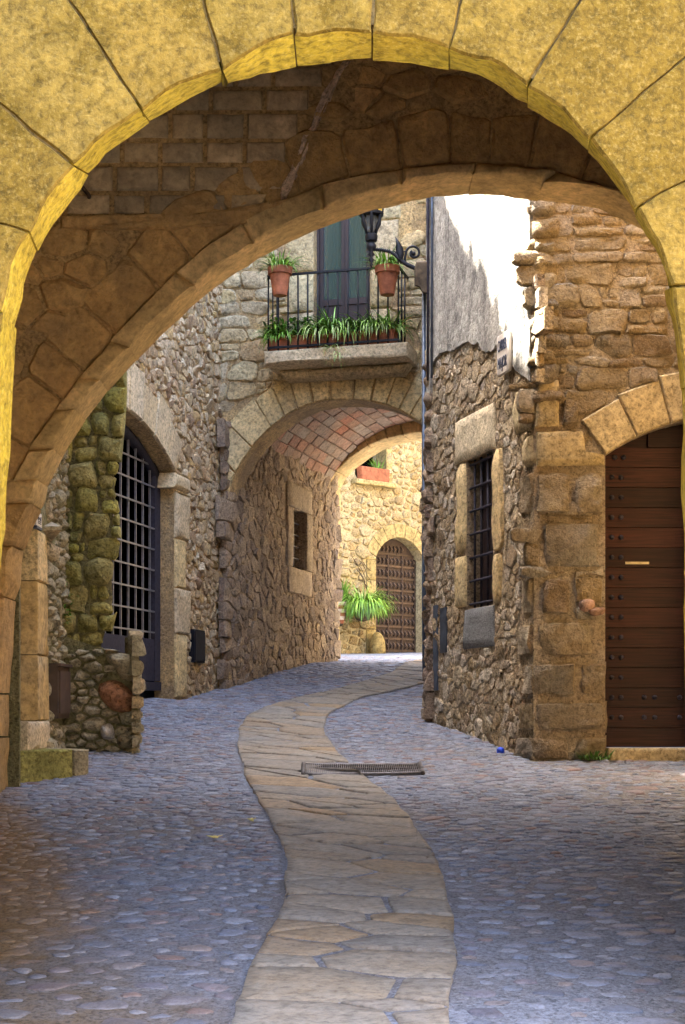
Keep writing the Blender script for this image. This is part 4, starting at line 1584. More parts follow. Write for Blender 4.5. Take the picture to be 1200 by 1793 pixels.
na, ns = 16, 16
v = [vault_pt(.40 + 4.0 * i / ns, -va + 2 * va * j / na, .035) for i in range(ns + 1) for j in range(na + 1)]
f = [(i * (na + 1) + j, (i + 1) * (na + 1) + j, (i + 1) * (na + 1) + j + 1, i * (na + 1) + j + 1) for i in range(ns) for j in range(na)]
link('vault', (v, f), M['vault_mortar'], bh)
rg = random.Random(54)
da = .155 / vR
j = 0
a = -va
geos = []
while a < va - da * .5:
    s = .42 - rg.uniform(0, .28)
    while s < 4.4:
        L = .30
        s0, s1 = max(.41, s), min(4.4, s + L)
        if s1 - s0 > .06 and a < .45:
            g = .0035
            lf = rg.uniform(-.006, .006)
            cor = [(s0 + g, a + g / vR), (s1 - g, a + g / vR), (s1 - g, a + da - g / vR), (s0 + g, a + da - g / vR)]
            cor = densify(cor, .2)
            fr = [vault_pt(x, y, lf) for x, y in cor]
            bk = [vault_pt(x, y, .05) for x, y in cor]
            am = a + da / 2
            nrm = -(CR * math.sin(am) + Vector((0, 0, math.cos(am))))
            geos.append((1, (fr[0]).length, geo_prism(fr, bk, nrm, AX, .006, .004, 0, rg.uniform(0, 40), 8, .7)))
        s += L
    a += da
    j += 1
put_stones(bh, 'vault_brick', geos, M['vault'], 300, sharp=45)
# rear arch
ra = PR.pix([(585, 1170), (586, 1000), (587, 900), (589, 856), (596, 838), (612, 818), (638, 798), (664, 783), (690, 774), (716, 768), (745, 764), (775, 766), (805, 776)])
rr = []
for i in range(len(ra) - 1):
    for k in range(3):
        rr.append((ra[i][0] + (ra[i + 1][0] - ra[i][0]) * k / 3, ra[i][1] + (ra[i + 1][1] - ra[i][1]) * k / 3))
rr.append(ra[-1])
cuts = [0, 4, 7, 10, 13, 16, 18, 20, 22, 24, 27, 30, 33, 36]
for a_, b_ in zip(cuts[:-1], cuts[1:]):
    seg = [(p[0] + .015 * math.sin(7 * p[1] + 3 * p[0]), p[1]) for p in rr[a_:b_ + 1]]
    if a_ < 10:
        ot = [(-.30, seg[-1][1]), (-.30, seg[0][1])]
    else:
        def oo(p):
            d = Vector((p[0] - 1.3, p[1] - 4.4)).normalized()
            return (p[0] + d.x * .36, p[1] + d.y * .36)
        ot = [oo(seg[-1]), oo(seg[0])] if a_ > 10 else [oo(seg[-1]), (-.30, seg[0][1])]
    link('rear_arch_stone', stone_uv(PR, densify(shrink(seg + ot, .004), .12), .30, .25, .02, .02, 0, rnd.uniform(0, 40), inner=.6), M['brown_ring'], bh, sharp=50)
# body above the passage and its hidden right wall
cR = PI.O + AX * 2.5 + CR * (Wv + .3)
link('passage_wall', box8((cR.x, cR.y, 3.6), .5, 4.0, 4.2, CR, AX), M['tunnel'], bh, smooth=False)
cT = PI.O + AX * 2.5 + CR * (Wv / 2)
link('upper_storey', box8((cT.x, cT.y, 7.9), 5.0, 3.8, 2.8, CR, AX), M['cream_mortar'], bh, smooth=False)
link('passage_wall', wall_slab(PR, [(-2.2, 1.8), (-.28, 1.8), (-.28, 6.4), (-2.2, 6.4)], [], -.1, .2), M['tunnel'], bh, smooth=False)
# ------------------------------------------------------------------ right house
rh = thing('stone_house', 'ochre rubble house with grey plaster flank and a studded red brown door', 'house', (1.6, 12.0, zg(1.6, 12)))
du0 = PC.hit(1060, 1000)[0]
dw = 1.9
du1 = du0 + dw
dR, dzs = 1.63, PC.hit(1060, 797)[1]
drise = dR - math.sqrt(dR ** 2 - (dw / 2) ** 2)
duc = (du0 + du1) / 2
dzb = PC.hit(1100, 1309)[1]


def darc(k, ex=0.0):
    """k from -1 (left springing) to 1"""
    a = k * math.asin(dw / 2 / dR)
    return (duc + math.sin(a) * (dR + ex), dzs + drise - dR + math.cos(a) * (dR + ex))


dhole = [(du0, dzb - .12), (du1, dzb - .12)] + [darc(1 - 2 * k / 16) for k in range(17)]
link('wall', wall_slab(PC, [(-.0, 1.0), (4.2, 1.0), (4.2, 7.8), (-.0, 7.8)], [dhole], -.5, 0), M['ochre_mortar'], rh, smooth=False)
vou = []
for k in range(7):
    k0, k1 = -1 + 2 * k / 7, -1 + 2 * (k + 1) / 7
    ex = (.34, .37, .40, .44, .40, .37, .34)[k]
    poly = [darc(k0 + (k1 - k0) * i / 3) for i in range(4)] + [darc(k1, ex), darc(k0, ex)]
    vou.append(poly)
    if k < 5:
        link('voussoir', stone_uv(PC, densify(shrink(poly, .006), .12), .03, .14, .016, .006, .0, rnd.uniform(0, 30), inner=.6), M['ochre_dressed'], rh, sharp=45)
big = [[(938, 818), (1058, 816), (1058, 798), (1026, 792), (1020, 752), (938, 756)],
       [(940, 905), (1000, 908), (1002, 818), (938, 820)], [(1004, 906), (1058, 908), (1058, 820), (1003, 820)],
       [(945, 1002), (1059, 1000), (1059, 912), (944, 908)],
       [(946, 1080), (1000, 1082), (1002, 1006), (945, 1006)], [(1004, 1060), (1060, 1062), (1060, 1006), (1003, 1006)],
       [(934, 1154), (1062, 1153), (1062, 1084), (934, 1086)],
       [(927, 1222), (1010, 1224), (1012, 1158), (926, 1157)], [(1014, 1222), (1063, 1222), (1063, 1158), (1014, 1158)],
       [(932, 1284), (1066, 1282), (1065, 1226), (930, 1226)],
       [(928, 1334), (998, 1334), (1000, 1288), (930, 1288)], [(1003, 1330), (1066, 1328), (1066, 1286), (1003, 1288)],
       [(936, 750), (980, 748), (979, 664), (940, 668)], [(985, 748), (1016, 746), (1016, 690), (984, 690)]]
bpoly = []
for k, q in enumerate(big):
    uv = PC.pix(q)
    bpoly.append(uv)
    dressed_ = k in (0, 12)
    poly = densify(shrink(uv, .006), .10)
    if not dressed_:
        us_, vs_ = sorted(p[0] for p in uv), sorted(p[1] for p in uv)
        qd = [(us_[0] + .004, vs_[0] + .004), (us_[-1] - .004, vs_[0] + .004), (us_[-1] - .004, vs_[-1] - .004), (us_[0] + .004, vs_[-1] - .004)]
        link('quoin', hewn(PC, qd, .035, .06, 300 + k), M['ochre_rubble'], rh, sharp=32)
        continue
    link('quoin', stone_uv(PC, poly, .03 if dressed_ else .03 + rnd.uniform(-.01, .02), .12, .016 if dressed_ else .035, .006 if dressed_ else .03, .0 if dressed_ else .035, rnd.uniform(0, 40), freq=9, inner=.6),
         M['ochre_dressed'] if dressed_ else M['ochre_rubble'], rh, sharp=60)
for q in ([(1012, 1052), (1030, 1048), (1042, 1052), (1040, 1070), (1016, 1072)], [(1030, 1066), (1060, 1062), (1059, 1076), (1034, 1080)]):
    link('brick', stone_uv(PC, resample(chaikin(PC.pix(q), .2), 10), .04, .1, .01, .006, .01, 3), M['vault'], rh)
hol3 = [dhole] + vou + bpoly
rubble(rh, 'stone', PC, (.0, 1.9, 1.3, 6.9), (.07, .24), 1.75, hol3, (925, 250, 1270, 1345), M['ochre_rubble'], h=.012, gap=.003, dome=.012, rough=.024, bev=.014, rg=random.Random(61), n=14, tilt=.07, round_=1,
       polys=courses(-.05, 2.0, 1.3, 6.9, (.09, .21), (.14, .46), random.Random(611)))
# door: boards with stud heads, slot and threshold
dd = -.13
door = link('door', wall_slab(PC, [(p[0], p[1]) for p in [(du0 - .02, dzb), (du1 + .02, dzb)] + [darc(1 - 2 * k / 16) for k in range(17)]], [], dd - .06, dd - .03), M['wood_door'], rh, smooth=False)
ph = 35.4 * 11.8 / F
z = PC.hit(1100, 1274)[1]
k = 0
while z < dzs + drise:
    z1 = z + ph - .006
    a_ = max(z - dzs, 0)
    if z1 > dzs - .0:
        zz_ = min(z1, dzs + drise - .01)
        x_ = math.sqrt(max(0.0, dR ** 2 - (dR - drise + max(0, zz_ - dzs)) ** 2))
        u0, u1 = duc - min(dw / 2, x_ + .12), duc + min(dw / 2, x_ + .12)
    else:
        u0, u1 = du0, du1
    link('board', pbox(PC, u0, u1, z, z1, dd - .03, dd + rnd.uniform(-.002, .003)), M['wood_door'], door, smooth=False)
    cols = [.075, .150]
    if k < 2:
        cols += [.335, .42, .62, .70]
    elif z > dzs - ph * .5:
        cols = [.34, .42] if z > dzs + .1 else [.10, .17]
    for c_ in cols:
        q = PC.P(du0 + c_, z + ph * .5, dd)
        link('stud', lathe(q, [(.021, 0), (.020, .010), (.013, .020), (.004, .024)], 10, PC.n), M['gate_iron'], door)
    z += ph
    k += 1
z = PC.hit(1100, 1274)[1]
link('kick_board', pbox(PC, du0, du1, dzb + .005, z - .006, dd - .03, dd + .022), M['wood_door'], door, smooth=False)
su = PC.hit(1095, 986, dd)
link('letter_slot', pbox(PC, su[0], su[0] + .19, su[1] - .010, su[1] + .010, dd, dd + .012), M['brass'], door, smooth=False)
link('threshold', stone_uv(PC, densify(PC.pix([(1064, 1338), (1330, 1338), (1330, 1310), (1064, 1310)]), .15), .02, .2, .012, .008, 0, 3, inner=.7), M['ochre_dressed'], rh, sharp=45)

# street flank: window, rubble below, weathered plaster above
w0, w1 = PD.hit(818, 950)[0], PD.hit(864, 950)[0]
wb = (PD.hit(819, 1068)[1] + PD.hit(858, 1058)[1]) / 2
wt = (PD.hit(820, 806)[1] + PD.hit(857, 790)[1]) / 2
whole = [(w0, wb), (w1, wb), (w1, wt), (w0, wt)]
link('wall', wall_slab(PD, [(-2.5, 1.2), (.0, 1.2), (.0, 7.8), (-2.5, 7.8)], [whole], -.45, 0), M['flank_mortar'], rh, smooth=False)
fx = []
for q, mn, dr in ([(w0 - .30, wt), (w1 + .06, wt), (w1 + .06, wt + .40), (w0 - .28, wt + .40)], 'dressed_pale', 1), ([(w0 - .26, wb + .50), (w0, wb + .50), (w0, wt), (w0 - .22, wt)], 'dressed', 0), \
        ([(w0 - .30, wb + .02), (w0, wb + .02), (w0, wb + .49), (w0 - .28, wb + .49)], 'dressed', 1), ([(w1, wb + .44), (w1 + .26, wb + .44), (w1 + .22, wt), (w1, wt)], 'dressed', 0), \
        ([(w1, wb), (w1 + .20, wb), (w1 + .22, wb + .43), (w1, wb + .43)], 'dressed', 0), ([(w0 - .08, wb - .36), (w1 + .04, wb - .36), (w1 + .04, wb), (w0 - .04, wb)], 'granite', 1):
    fx.append(q)
    link('window_stone', stone_uv(PD, densify(shrink(q, .005), .1) if dr else resample(chaikin(shrink(q, .008), .1), 16), .016, .2, .016, .008 if dr else .018, 0 if dr else .010, rnd.uniform(0, 40), inner=.6),
         M[mn], rh, sharp=50, label='dark speckled granite sill' if mn == 'granite' else None)
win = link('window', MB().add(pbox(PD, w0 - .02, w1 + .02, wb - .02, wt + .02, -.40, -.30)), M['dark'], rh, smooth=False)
nb = 4
for k in range(nb):
    u = w0 + (w1 - w0) * (k + .5) / nb
    link('bar', tube([PD.P(u, wb, -.045), PD.P(u, wt, -.045)], .011, 8), M['gate_iron'], win)
for k in range(7):
    z = wb + .04 + (wt - wb - .08) * k / 6
    link('bar', tube([PD.P(w0, z, -.032), PD.P(w1, z, -.032)], .012, 8), M['gate_iron'], win)
link('shutter', pbox(PD, w0, w1, wb, wt, -.20, -.14), M['wood_frame'], win, smooth=False)
pl_px = [(757, 700), (760, 640), (775, 618), (800, 612), (822, 598), (842, 602), (856, 622), (874, 606), (890, 628), (905, 640), (918, 660), (934, 668)]
pb = PD.pix(pl_px)
pu = [(-2.5, pb[0][1])] + pb + [(-.02, pb[-1][1])]
den = []
for a_, b_ in zip(pu[:-1], pu[1:]):
    for k in range(4):
        p = (a_[0] + (b_[0] - a_[0]) * k / 4, a_[1] + (b_[1] - a_[1]) * k / 4)
        den.append((p[0], p[1] + .05 * nz((p[0], p[1], 0), 7)))
den.append(pu[-1])
rag = []
z = den[-1][1]
while z < 7.75:
    rag.append((-.01 + .03 * nz((0, 0, z), 9) - .015 * rnd.random(), z))
    z += .06
link('plaster', wall_slab(PD, den + rag + [(-.02, 7.78), (-2.5, 7.78)], [], -.01, .028), M['plaster'], rh, smooth=False)
pl_hole = den + [(-.0, 7.7), (-2.5, 7.7)]
sgn = [PD.hit(882, 625), PD.hit(903, 612)]
zc_ = (PD.hit(882, 626)[1] + PD.hit(903, 613)[1]) / 2
fx.append([(sgn[0][0] - .03, zc_ - .2), (sgn[1][0] + .03, zc_ - .2), (sgn[1][0] + .03, zc_ + .2), (sgn[0][0] - .03, zc_ + .2)])
for k, (y1, y0) in enumerate(((750, 668), (818, 756), (905, 820), (1004, 910), (1081, 1006), (1153, 1086), (1222, 1158), (1283, 1226), (1334, 1288))):
    z1_, z0_ = PC.hit(935, y0)[1], PC.hit(935, y1)[1]
    wq_ = (.42, .20, .30, .16, .26, .34, .18, .30, .38)[k]
    q = [(-wq_, z0_), (.016, z0_), (.016, z1_), (-wq_ + .03, z1_)]
    if q[0][0] < w1 + .26 and z1_ > wb and k not in (0, 1):
        q[0], q[3] = (max(q[0][0], w1 + .27), z0_), (max(q[3][0], w1 + .24), z1_)
    q[0], q[3] = (min(q[0][0], -.13), z0_), (min(q[3][0], -.12), z1_)
    fx.append(q)
    if k > 1:
        link('quoin', hewn(PD, shrink(q, .004), .03, .06, 340 + k, 9, 8), M['ochre_rubble'], rh, sharp=32)
        continue
    link('quoin', stone_uv(PD, resample(chaikin(shrink(q, .008), .10), 18), .016, .1, .03, .02, .012, rnd.uniform(0, 40), freq=9, inner=.6), M['ochre_dressed'] if k in (0, 1) else M['ochre_rubble'], rh, sharp=60)
rubble(rh, 'stone', PD, (-2.5, .0, 1.3, 5.6), (.04, .13), 1.2, [whole] + fx + [pl_hole, [(-.09, 1.2), (.1, 1.2), (.1, 4.35), (-.09, 4.35)]], (745, 500, 945, 1350), M['flank'], h=.008, gap=.0015, dome=.010, rough=.022, bev=.012, rg=random.Random(62), n=11, tilt=.05)
# corner stones that catch the sun
z = 4.3
rg = random.Random(63)
while z < 7.5:
    hq = rg.uniform(.07, .22)
    link('corner_stone', geo_prism([PC.P(u, zz_, .02 + rg.uniform(0, .02)) for u, zz_ in resample(chaikin([(-.012 + rg.uniform(-.018, .014), z + .004), (rg.uniform(.12, .3), z + .004), (rg.uniform(.12, .3), z + hq - .004), (-.012 + rg.uniform(-.018, .014), z + hq - .004)], .15), 14)],
                                     [PC.P(u, zz_, -.2) for u, zz_ in resample(chaikin([(-.035, z), (.12, z), (.12, z + hq), (-.035, z + hq)], .15), 14)], PC.n, PC.t, .03, .02, .02, rg.uniform(0, 40)), M['ochre_rubble'], rh)
    z += hq
# rear stretch, seen edge-on, with its own rubble
link('wall', wall_slab(PE, [(-2.6, 1.4), (.02, 1.4), (.02, 7.8), (-2.6, 7.8)], [], -.45, 0), M['plaster'], rh, smooth=False)
rubble(rh, 'stone', PE, (-2.3, .0, 1.6, 4.3), (.06, .14), 1.2, [], (735, 700, 765, 1260), M['tunnel'], h=.012, gap=.008, dome=.02, rough=.03, rg=random.Random(64), limit=80)
# end stones rounding the far end of the flank
rg = random.Random(65)
z = 1.6
while z < 5.2:
    hq = rg.uniform(.10, .22)
    q = [(-2.56, z), (-2.30 - rg.uniform(0, .1), z), (-2.32 - rg.uniform(0, .1), z + hq), (-2.56, z + hq)]
    link('corner_stone', stone_uv(PD, resample(chaikin(shrink(q, .008), .2), 10), .03, .1, .03, .03, .03, rg.uniform(0, 40)), M['tunnel'], rh)
    z += hq
mb = MB()
for k in range(14):
    mb.add(tube([PD.P(-2.5 + k * .19, 7.82, .18), PD.P(-2.5 + k * .19, 8.05, -.6)], .09, 8))
link('roof_tiles', mb, M['roof_tile'], rh, kind='stuff')
link('roof', box8(PC.P(2.1, 8.1, -1.6), 4.3, 3.0, .25), M['roof_tile'], rh, smooth=False)
pipe = tube([PE.P(-.25, 6.0, .045), PE.P(-.25, 2.9, .045), PE.P(-.25, 2.2, .04)], .022, 10)
link('downpipe', pipe, M['zinc'], rh)
for px in (757, 764):
    u, _ = PD.hit(px, 480)
    link('cable', tube([PD.P(u, 7.7, .05), PD.P(u + .01, 6.6, .045), PD.P(u, 5.0, .045)], .011, 6), M['gate_iron'] if px == 757 else M['zinc'], rh)
for q in ([(762, 1212), (769, 1206), (769, 1058), (762, 1062)], [(774, 1146), (785, 1140), (785, 1062), (774, 1066)]):
    uv = PD.pix(q)
    link('cable_cover', pbox(PD, uv[0][0], uv[1][0], (uv[0][1] + uv[1][1]) / 2, (uv[2][1] + uv[3][1]) / 2, .006, .020), M['zinc'], rh, smooth=False)

# ------------------------------------------------------------------ far house across the court
fh = thing('stone_house', 'yellow rubble house across the small court, with an old studded double door', 'house', (1.2, 30.4, zg(1.2, 30.4)))
hb = 2.7
f0, f1 = PH.hit(658, 1050)[0], PH.hit(741, 1050)[0]
fz0 = PH.hit(700, 1144)[1]
fzs, fzt = PH.hit(660, 975)[1], PH.hit(700, 952)[1]
fhw = (f1 - f0) / 2
frs = max(.25, fzt - fzs + .12)
fR = (fhw ** 2 + frs ** 2) / (2 * frs)


def farc(k, ex=0.0):
    a = k * math.asin(fhw / fR)
    return ((f0 + f1) / 2 + math.sin(a) * (fR + ex), fzs + frs - fR + math.cos(a) * (fR + ex))


fhole = [(f0, fz0 - .05), (f1, fz0 - .05)] + [farc(1 - 2 * k / 12) for k in range(13)]
g0, g1 = PH.hit(622, 800)[0], PH.hit(676, 800)[0]
gz0 = (PH.hit(632, 841)[1] + PH.hit(672, 846)[1]) / 2
gz1 = gz0 + 1.25
gho = [(g0, gz0), (g1, gz0), (g1, gz1), (g0, gz1)]
link('wall', wall_slab(PH, [(-7, hb), (9, hb), (9, 11.6), (-7, 11.6)], [fhole, gho], -.5, 0), M['far_mortar'], fh, smooth=False)
fo = []
for k in range(7):
    k0, k1 = -1 + 2 * k / 7, -1 + 2 * (k + 1) / 7
    poly = [farc(k0), farc((k0 + k1) / 2), farc(k1), farc(k1, .30), farc(k0, .30)]
    fo.append(poly)
    link('voussoir', stone_uv(PH, densify(shrink(poly, .003), .15), .025, .3, .012, .006, 0, rnd.uniform(0, 40), inner=.6), M['far_dressed'], fh, sharp=45)
for s in (0, 1):
    z = fz0 - .05
    while z < fzs:
        hq = min(rnd.uniform(.4, .6), fzs - z)
        q = [(f0 - .26, z), (f0, z), (f0, z + hq), (f0 - .26, z + hq)] if s == 0 else [(f1, z), (f1 + .26, z), (f1 + .26, z + hq), (f1, z + hq)]
        fo.append(q)
        link('jamb_stone', stone_uv(PH, densify(shrink(q, .003), .15), .025, .3, .012, .006, 0, rnd.uniform(0, 40), inner=.6), M['far_dressed'], fh, sharp=45)
        z += max(hq, .05)
rubble(fh, 'stone', PH, (-2.2, 2.2, 2.85, 7.6), (.07, .19), 1.3, [fhole, gho] + fo, (575, 740, 765, 1160), M['far'], h=.02, gap=.02, dome=.025, rough=.02, bev=.02, rg=random.Random(71), n=9)
fd = link('door', wall_slab(PH, [(f0 - .01, fz0), (f1 + .01, fz0)] + [farc(1 - 2 * k / 12, .01) for k in range(13)], [], -.30, -.24), M['old_wood'], fh, smooth=False)
mb = MB()
nr = 9
fm = (f0 + f1) / 2 - .12
for k in range(nr):
    z = fz0 + .06 + (fzs + .05 - fz0) * k / (nr - 1)
    link('door_rail', pbox(PH, f0 + .02, f1 - .02, z - .018, z + .018, -.24, -.215), M['bronze'], fd, smooth=False)
    for j in range(12):
        u = f0 + .08 + (f1 - f0 - .16) * j / 11
        if z + .2 < farc((u - (f0 + f1) / 2) / fhw)[1]:
            mb.add(tube([PH.P(u - .015, z + .05, -.232), PH.P(u + .012, z + .10, -.195), PH.P(u - .015, z + .17, -.232)], [.014, .022, .012], 6))
link('door_studs', mb, M['bronze'], fd, kind='stuff')
for u in (f0 + .03, fm, f1 - .03, (f1 + fm) / 2):
    link('door_stile', pbox(PH, u - .02, u + .02, fz0, min(fzs + .1, farc((u - (f0 + f1) / 2) / fhw)[1]), -.24, -.208), M['old_wood'], fd, smooth=False)
link('door_step', pbox(PH, f0 - .3, f1 + .3, fz0 - .22, fz0 - .02, -.2, .30), M['far_dressed'], fh, smooth=False)
link('window', MB().add(pbox(PH, g0, g1, gz0, gz1, -.45, -.40)), M['dark'], fh, smooth=False)
link('window_surround', pbox(PH, g1, g1 + .16, gz0 - .05, gz1, -.3, .018), M['far_dressed'], fh, smooth=False)
link('sill', stone_uv(PH, densify([(g0 - .12, gz0 - .10), (g1 + .14, gz0 - .10), (g1 + .14, gz0 - .005), (g0 - .12, gz0 - .005)], .15), .18, .1, .012, .006, 0, 4, inner=.6), M['far_dressed'], fh, sharp=45)
link('roof', box8(PH.P(1, 11.8, -1.2), 16.4, 3.2, .3, PH.t, PH.n), M['roof_tile'], fh, smooth=False)
mb = MB()
rg = random.Random(72)
for k in range(7):
    p = PH.hit(648 - rg.uniform(0, 12), 1000 + rg.uniform(-10, 40))
    L = [PH.P(p[0], p[1], .04)]
    for j in range(5):
        p = (p[0] - rg.uniform(.02, .13), p[1] + rg.uniform(-.02, .14))
        L.append(PH.P(p[0], p[1], .045 + rg.uniform(0, .02)))
    mb.add(tube(L, .006, 5))
vine = tag(link('bare_vine', mb, M['old_wood'], base=True), 'thin bare vine twigs on the yellow wall above the big green basket', 'vine')
# unseen house added right of the court to bounce sun onto the far wall
ch = thing('stone_house', 'added unseen house right of the court, bouncing sunlight onto the yellow house', 'house', (5.6, 28, zg(5.6, 28)))
link('wall', box8((6.2, 29, 6.5), 1.0, 16, 8.5), M['far_mortar'], ch, smooth=False)
ch = thing('stone_house', 'added unseen house left of the court, shading the court ground', 'house', (-3.2, 23, zg(-3.2, 23)))  # unseen house added to keep the sun off the court ground
link('wall', box8((-3.6, 23.6, 7.5), .9, 4.4, 11), M['far_mortar'], ch, smooth=False)

# ------------------------------------------------------------------ loose things
# flower pots and trough on the balcony


def tuft(name, c, n, length, spread, mat, parent, seed, up=.8, droop=.9, width=.012, el=(1, 1)):
    rg = random.Random(seed)
    mb = MB()
    for k in range(n):
        a = rg.uniform(0, 2 * math.pi)
        r = spread * math.sqrt(rg.random())
        b = V3(c) + Vector((math.cos(a) * r * el[0], math.sin(a) * r * el[1], rg.uniform(-.01, .01)))
        d = Vector((math.cos(a) * rg.uniform(.2, 1), math.sin(a) * rg.uniform(.2, 1), up * rg.uniform(.5, 1.3)))
        mb.add(blade(b, d, length * rg.uniform(.5, 1.15), width * rg.uniform(.7, 1.3), droop * rg.uniform(.6, 1.7)))
    return link(name, mb, mat, parent)


for k, (u, z) in enumerate(pots):
    c = PG.P(u, z - .30, DB + .10)
    p = thing('flower_pot', ('terracotta pot of grassy leaves hung at the balcony end away from the lantern' if k == 0 else
                             'terracotta pot of grassy leaves hung on the balcony rail just below the iron lantern bracket'), 'flower pot', c, 'pots hung on the balcony rail')
    link('pot', lathe(c, [(.075, 0), (.08, .02), (.112, .225), (.132, .228), (.137, .30), (.122, .30), (.115, .27)], 20), M['terracotta'], p, sharp=40)
    t1 = c + Vector((0, 0, .27))
    tuft('leaves', t1, 90, .30, .09, M['leaf_light'], p, 80 + k, 1.0, 1.2, .014)
    tuft('leaves', t1, 70, .34, .09, M['leaf'], p, 85 + k, .7, 1.6, .014)
tr0, tr1 = PG.hit(474, 610, DB - .14)[0], PG.hit(694, 600, DB - .14)[0]
ntr = 3
for k in range(ntr):
    a_, b_ = tr0 + (tr1 - tr0) * k / ntr + .01, tr0 + (tr1 - tr0) * (k + 1) / ntr - .01
    c = PG.P((a_ + b_) / 2, zt_ + .006, DB - .14)
    lab = ('terracotta trough of dark green leaves at the balcony end away from the lantern', 'middle terracotta trough on the balcony, its striped spider plant trailing over the edge',
           'terracotta trough on the balcony under the pot nearest the lantern')[k]
    p = thing('planter', lab, 'planter', c, 'terracotta troughs along the balcony')
    q = [(a_, zt_ + .006), (b_, zt_ + .006), (b_ + .008, zt_ + .17), (a_ - .008, zt_ + .17)]
    link('trough', MB().add(stone_uv(PG, densify(q, .1), DB - .06, -(DB - .22), .008, .002, 0, 2, inner=.8)).add(pbox(PG, a_ - .014, b_ + .014, zt_ + .14, zt_ + .172, DB - .225, DB - .052)), M['terracotta'], p, sharp=35)
    if k == 0:
        mb = MB()
        rb = random.Random(99)
        for _ in range(420):
            q = PG.P(rb.uniform(a_ - .05, b_ + .03), zt_ + .14 + .22 * rb.random() ** 1.6, DB - .14 + rb.gauss(0, .07))
            mb.add(blade(q, (rb.uniform(-1, 1), rb.uniform(-1, .4), rb.uniform(-.3, 1)), rb.uniform(.05, .10), .042, .9, 3))
        link('foliage', mb, M['leaf'], p)
    for j in range(5 if k else 2):
        cc = PG.P(a_ + (b_ - a_) * (j + .5) / 5, zt_ + .15, DB - .14)
        tuft('foliage', cc, 70, (.30 + .14 * rnd.random()) if k else .30, .08, M['leaf'], p, 100 + k * 10 + j, .9, 1.7, .020)
        tuft('foliage', cc, 45, (.28 + .16 * rnd.random()) if k else .30, .08, M['leaf_stripe'] if (k and j % 2 == 0) else M['leaf_light'], p, 130 + k * 10 + j, .7, 2.2, .018)
    if k == 1:
        for j, (dx, n_) in enumerate(((.02, 26), (.10, 30))):
            tuft('runner', PG.P((a_ + b_) / 2 + dx, zt_ - .02 - .10 * j, DB - .02), n_, .22, .02, M['leaf_stripe'], p, 170 + j, .5, 2.2, .016)

# lantern on its wrought bracket, held by a dark block on the house corner
yl = 14.3
lb = thing('wall_lantern', 'black wrought iron lantern with amber glass on a scrolled bracket from the plastered corner', 'lantern', at(742, 515, yl))
cb = [(726, 470), (729, 458), (757, 456), (757, 516), (740, 512), (734, 502), (726, 500)]
yy = 14.22
link('bracket_block', geo_prism([at(x, y, yy - .10) for x, y in densify(cb, 14)], [at(x, y, yy + .22) for x, y in densify(cb, 14)], (0, -1, 0), (1, 0, 0), .012, .01, .006, 5, 10), M['corbel'], lb, sharp=45)


def L3(px, py, dy=0.0):
    return at(px, py, yl + dy)


link('bracket_arm', tube([L3(740, 472), L3(728, 470), L3(714, 464), L3(702, 456), L3(692, 446), L3(684, 441), L3(668, 437), L3(654, 437)], [.020, .021, .022, .020, .016, .014, .012, .014], 10), M['iron'], lb)
for k in range(7):
    c = L3(661 + k * 3.6, 437 + k * .5)
    link('arm_bead', lathe(c - Vector((.006, 0, 0)), [(.008, -.006), (.021, 0), (.021, .006), (.008, .012)], 10, (1, 0, -.15)), M['iron'], lb)
sp = []
for k in range(30):
    a = k / 29 * 2 * math.pi * 1.15
    r = 13.5 * (1 - k / 29 * .68)
    sp.append(L3(724.5 - math.cos(a) * r, 443 - math.sin(a) * r * 1.0 + 0))
link('scroll', tube([L3(711, 463), L3(709, 455)] + sp, [.012] * 32, 8), M['iron'], lb)
link('scroll_boss', lathe(L3(724.5, 443, -.02), [(.004, 0), (.022, .01), (.022, .03), (.004, .04)], 10, (0, 1, 0)), M['iron'], lb)
lf = [(702, 462), (697, 450), (693, 436), (694, 426), (692, 414), (699, 422), (706, 434), (708, 446), (705, 456)]
link('iron_leaf', geo_prism([at(x, y, yl - .012) for x, y in lf], [at(x, y, yl + .01) for x, y in lf], (0, -1, 0), (1, 0, 0), .006, 0, .012, 0), M['iron'], lb)
for x0, s in ((692, -1), (709, 1)):
    link('tendril', tube([L3(700 + s * 2, 462), L3(700 + s * 4, 450), L3(700 + s * 7, 441), L3(700 + s * 11, 439), L3(700 + s * 13, 443)], .007, 6), M['iron'], lb)
k_ = yl / F
ax_ = 650.5


def ring_prof(l, y0):
    """profile in photo pixels (radius, y) about the lantern axis"""
    return [(r * k_, (y0 - y) * k_) for r, y in l]


c0 = L3(ax_, 470)
link('finial', lathe(c0, ring_prof([(1, 469), (3, 464), (2, 460), (5, 455), (2, 450), (6, 446), (3, 441), (8, 436), (9, 430), (5, 424)], 470), 14), M['iron'], lb)
link('lower_ring', lathe(c0, ring_prof([(5, 424), (10, 422), (11, 418), (11, 412), (9, 410), (8, 408)], 470), 14), M['iron'], lb, sharp=40)
link('lamp_glass', lathe(c0, ring_prof([(7, 410), (13, 380)], 470), 14), M['lamp_glass'], lb)
for k in range(6):
    a = math.pi / 6 + k * math.pi / 3
    d = Vector((math.cos(a), math.sin(a), 0))
    base = Vector((c0.x, c0.y, 0))
    z_ = lambda y: c0.z + (470 - y) * k_
    link('rib', tube([base + d * 9 * k_ + Vector((0, 0, z_(410))), base + d * 11.5 * k_ + Vector((0, 0, z_(400))), base + d * 16 * k_ + Vector((0, 0, z_(390))), base + d * 17 * k_ + Vector((0, 0, z_(380))),
                      base + d * 20 * k_ + Vector((0, 0, z_(374)))], [.010, .014, .020, .015, .012], 7), M['iron'], lb)
link('upper_ring', lathe(c0, ring_prof([(17, 379), (21, 378), (22, 374), (20, 372)], 470), 14), M['iron'], lb, sharp=40)
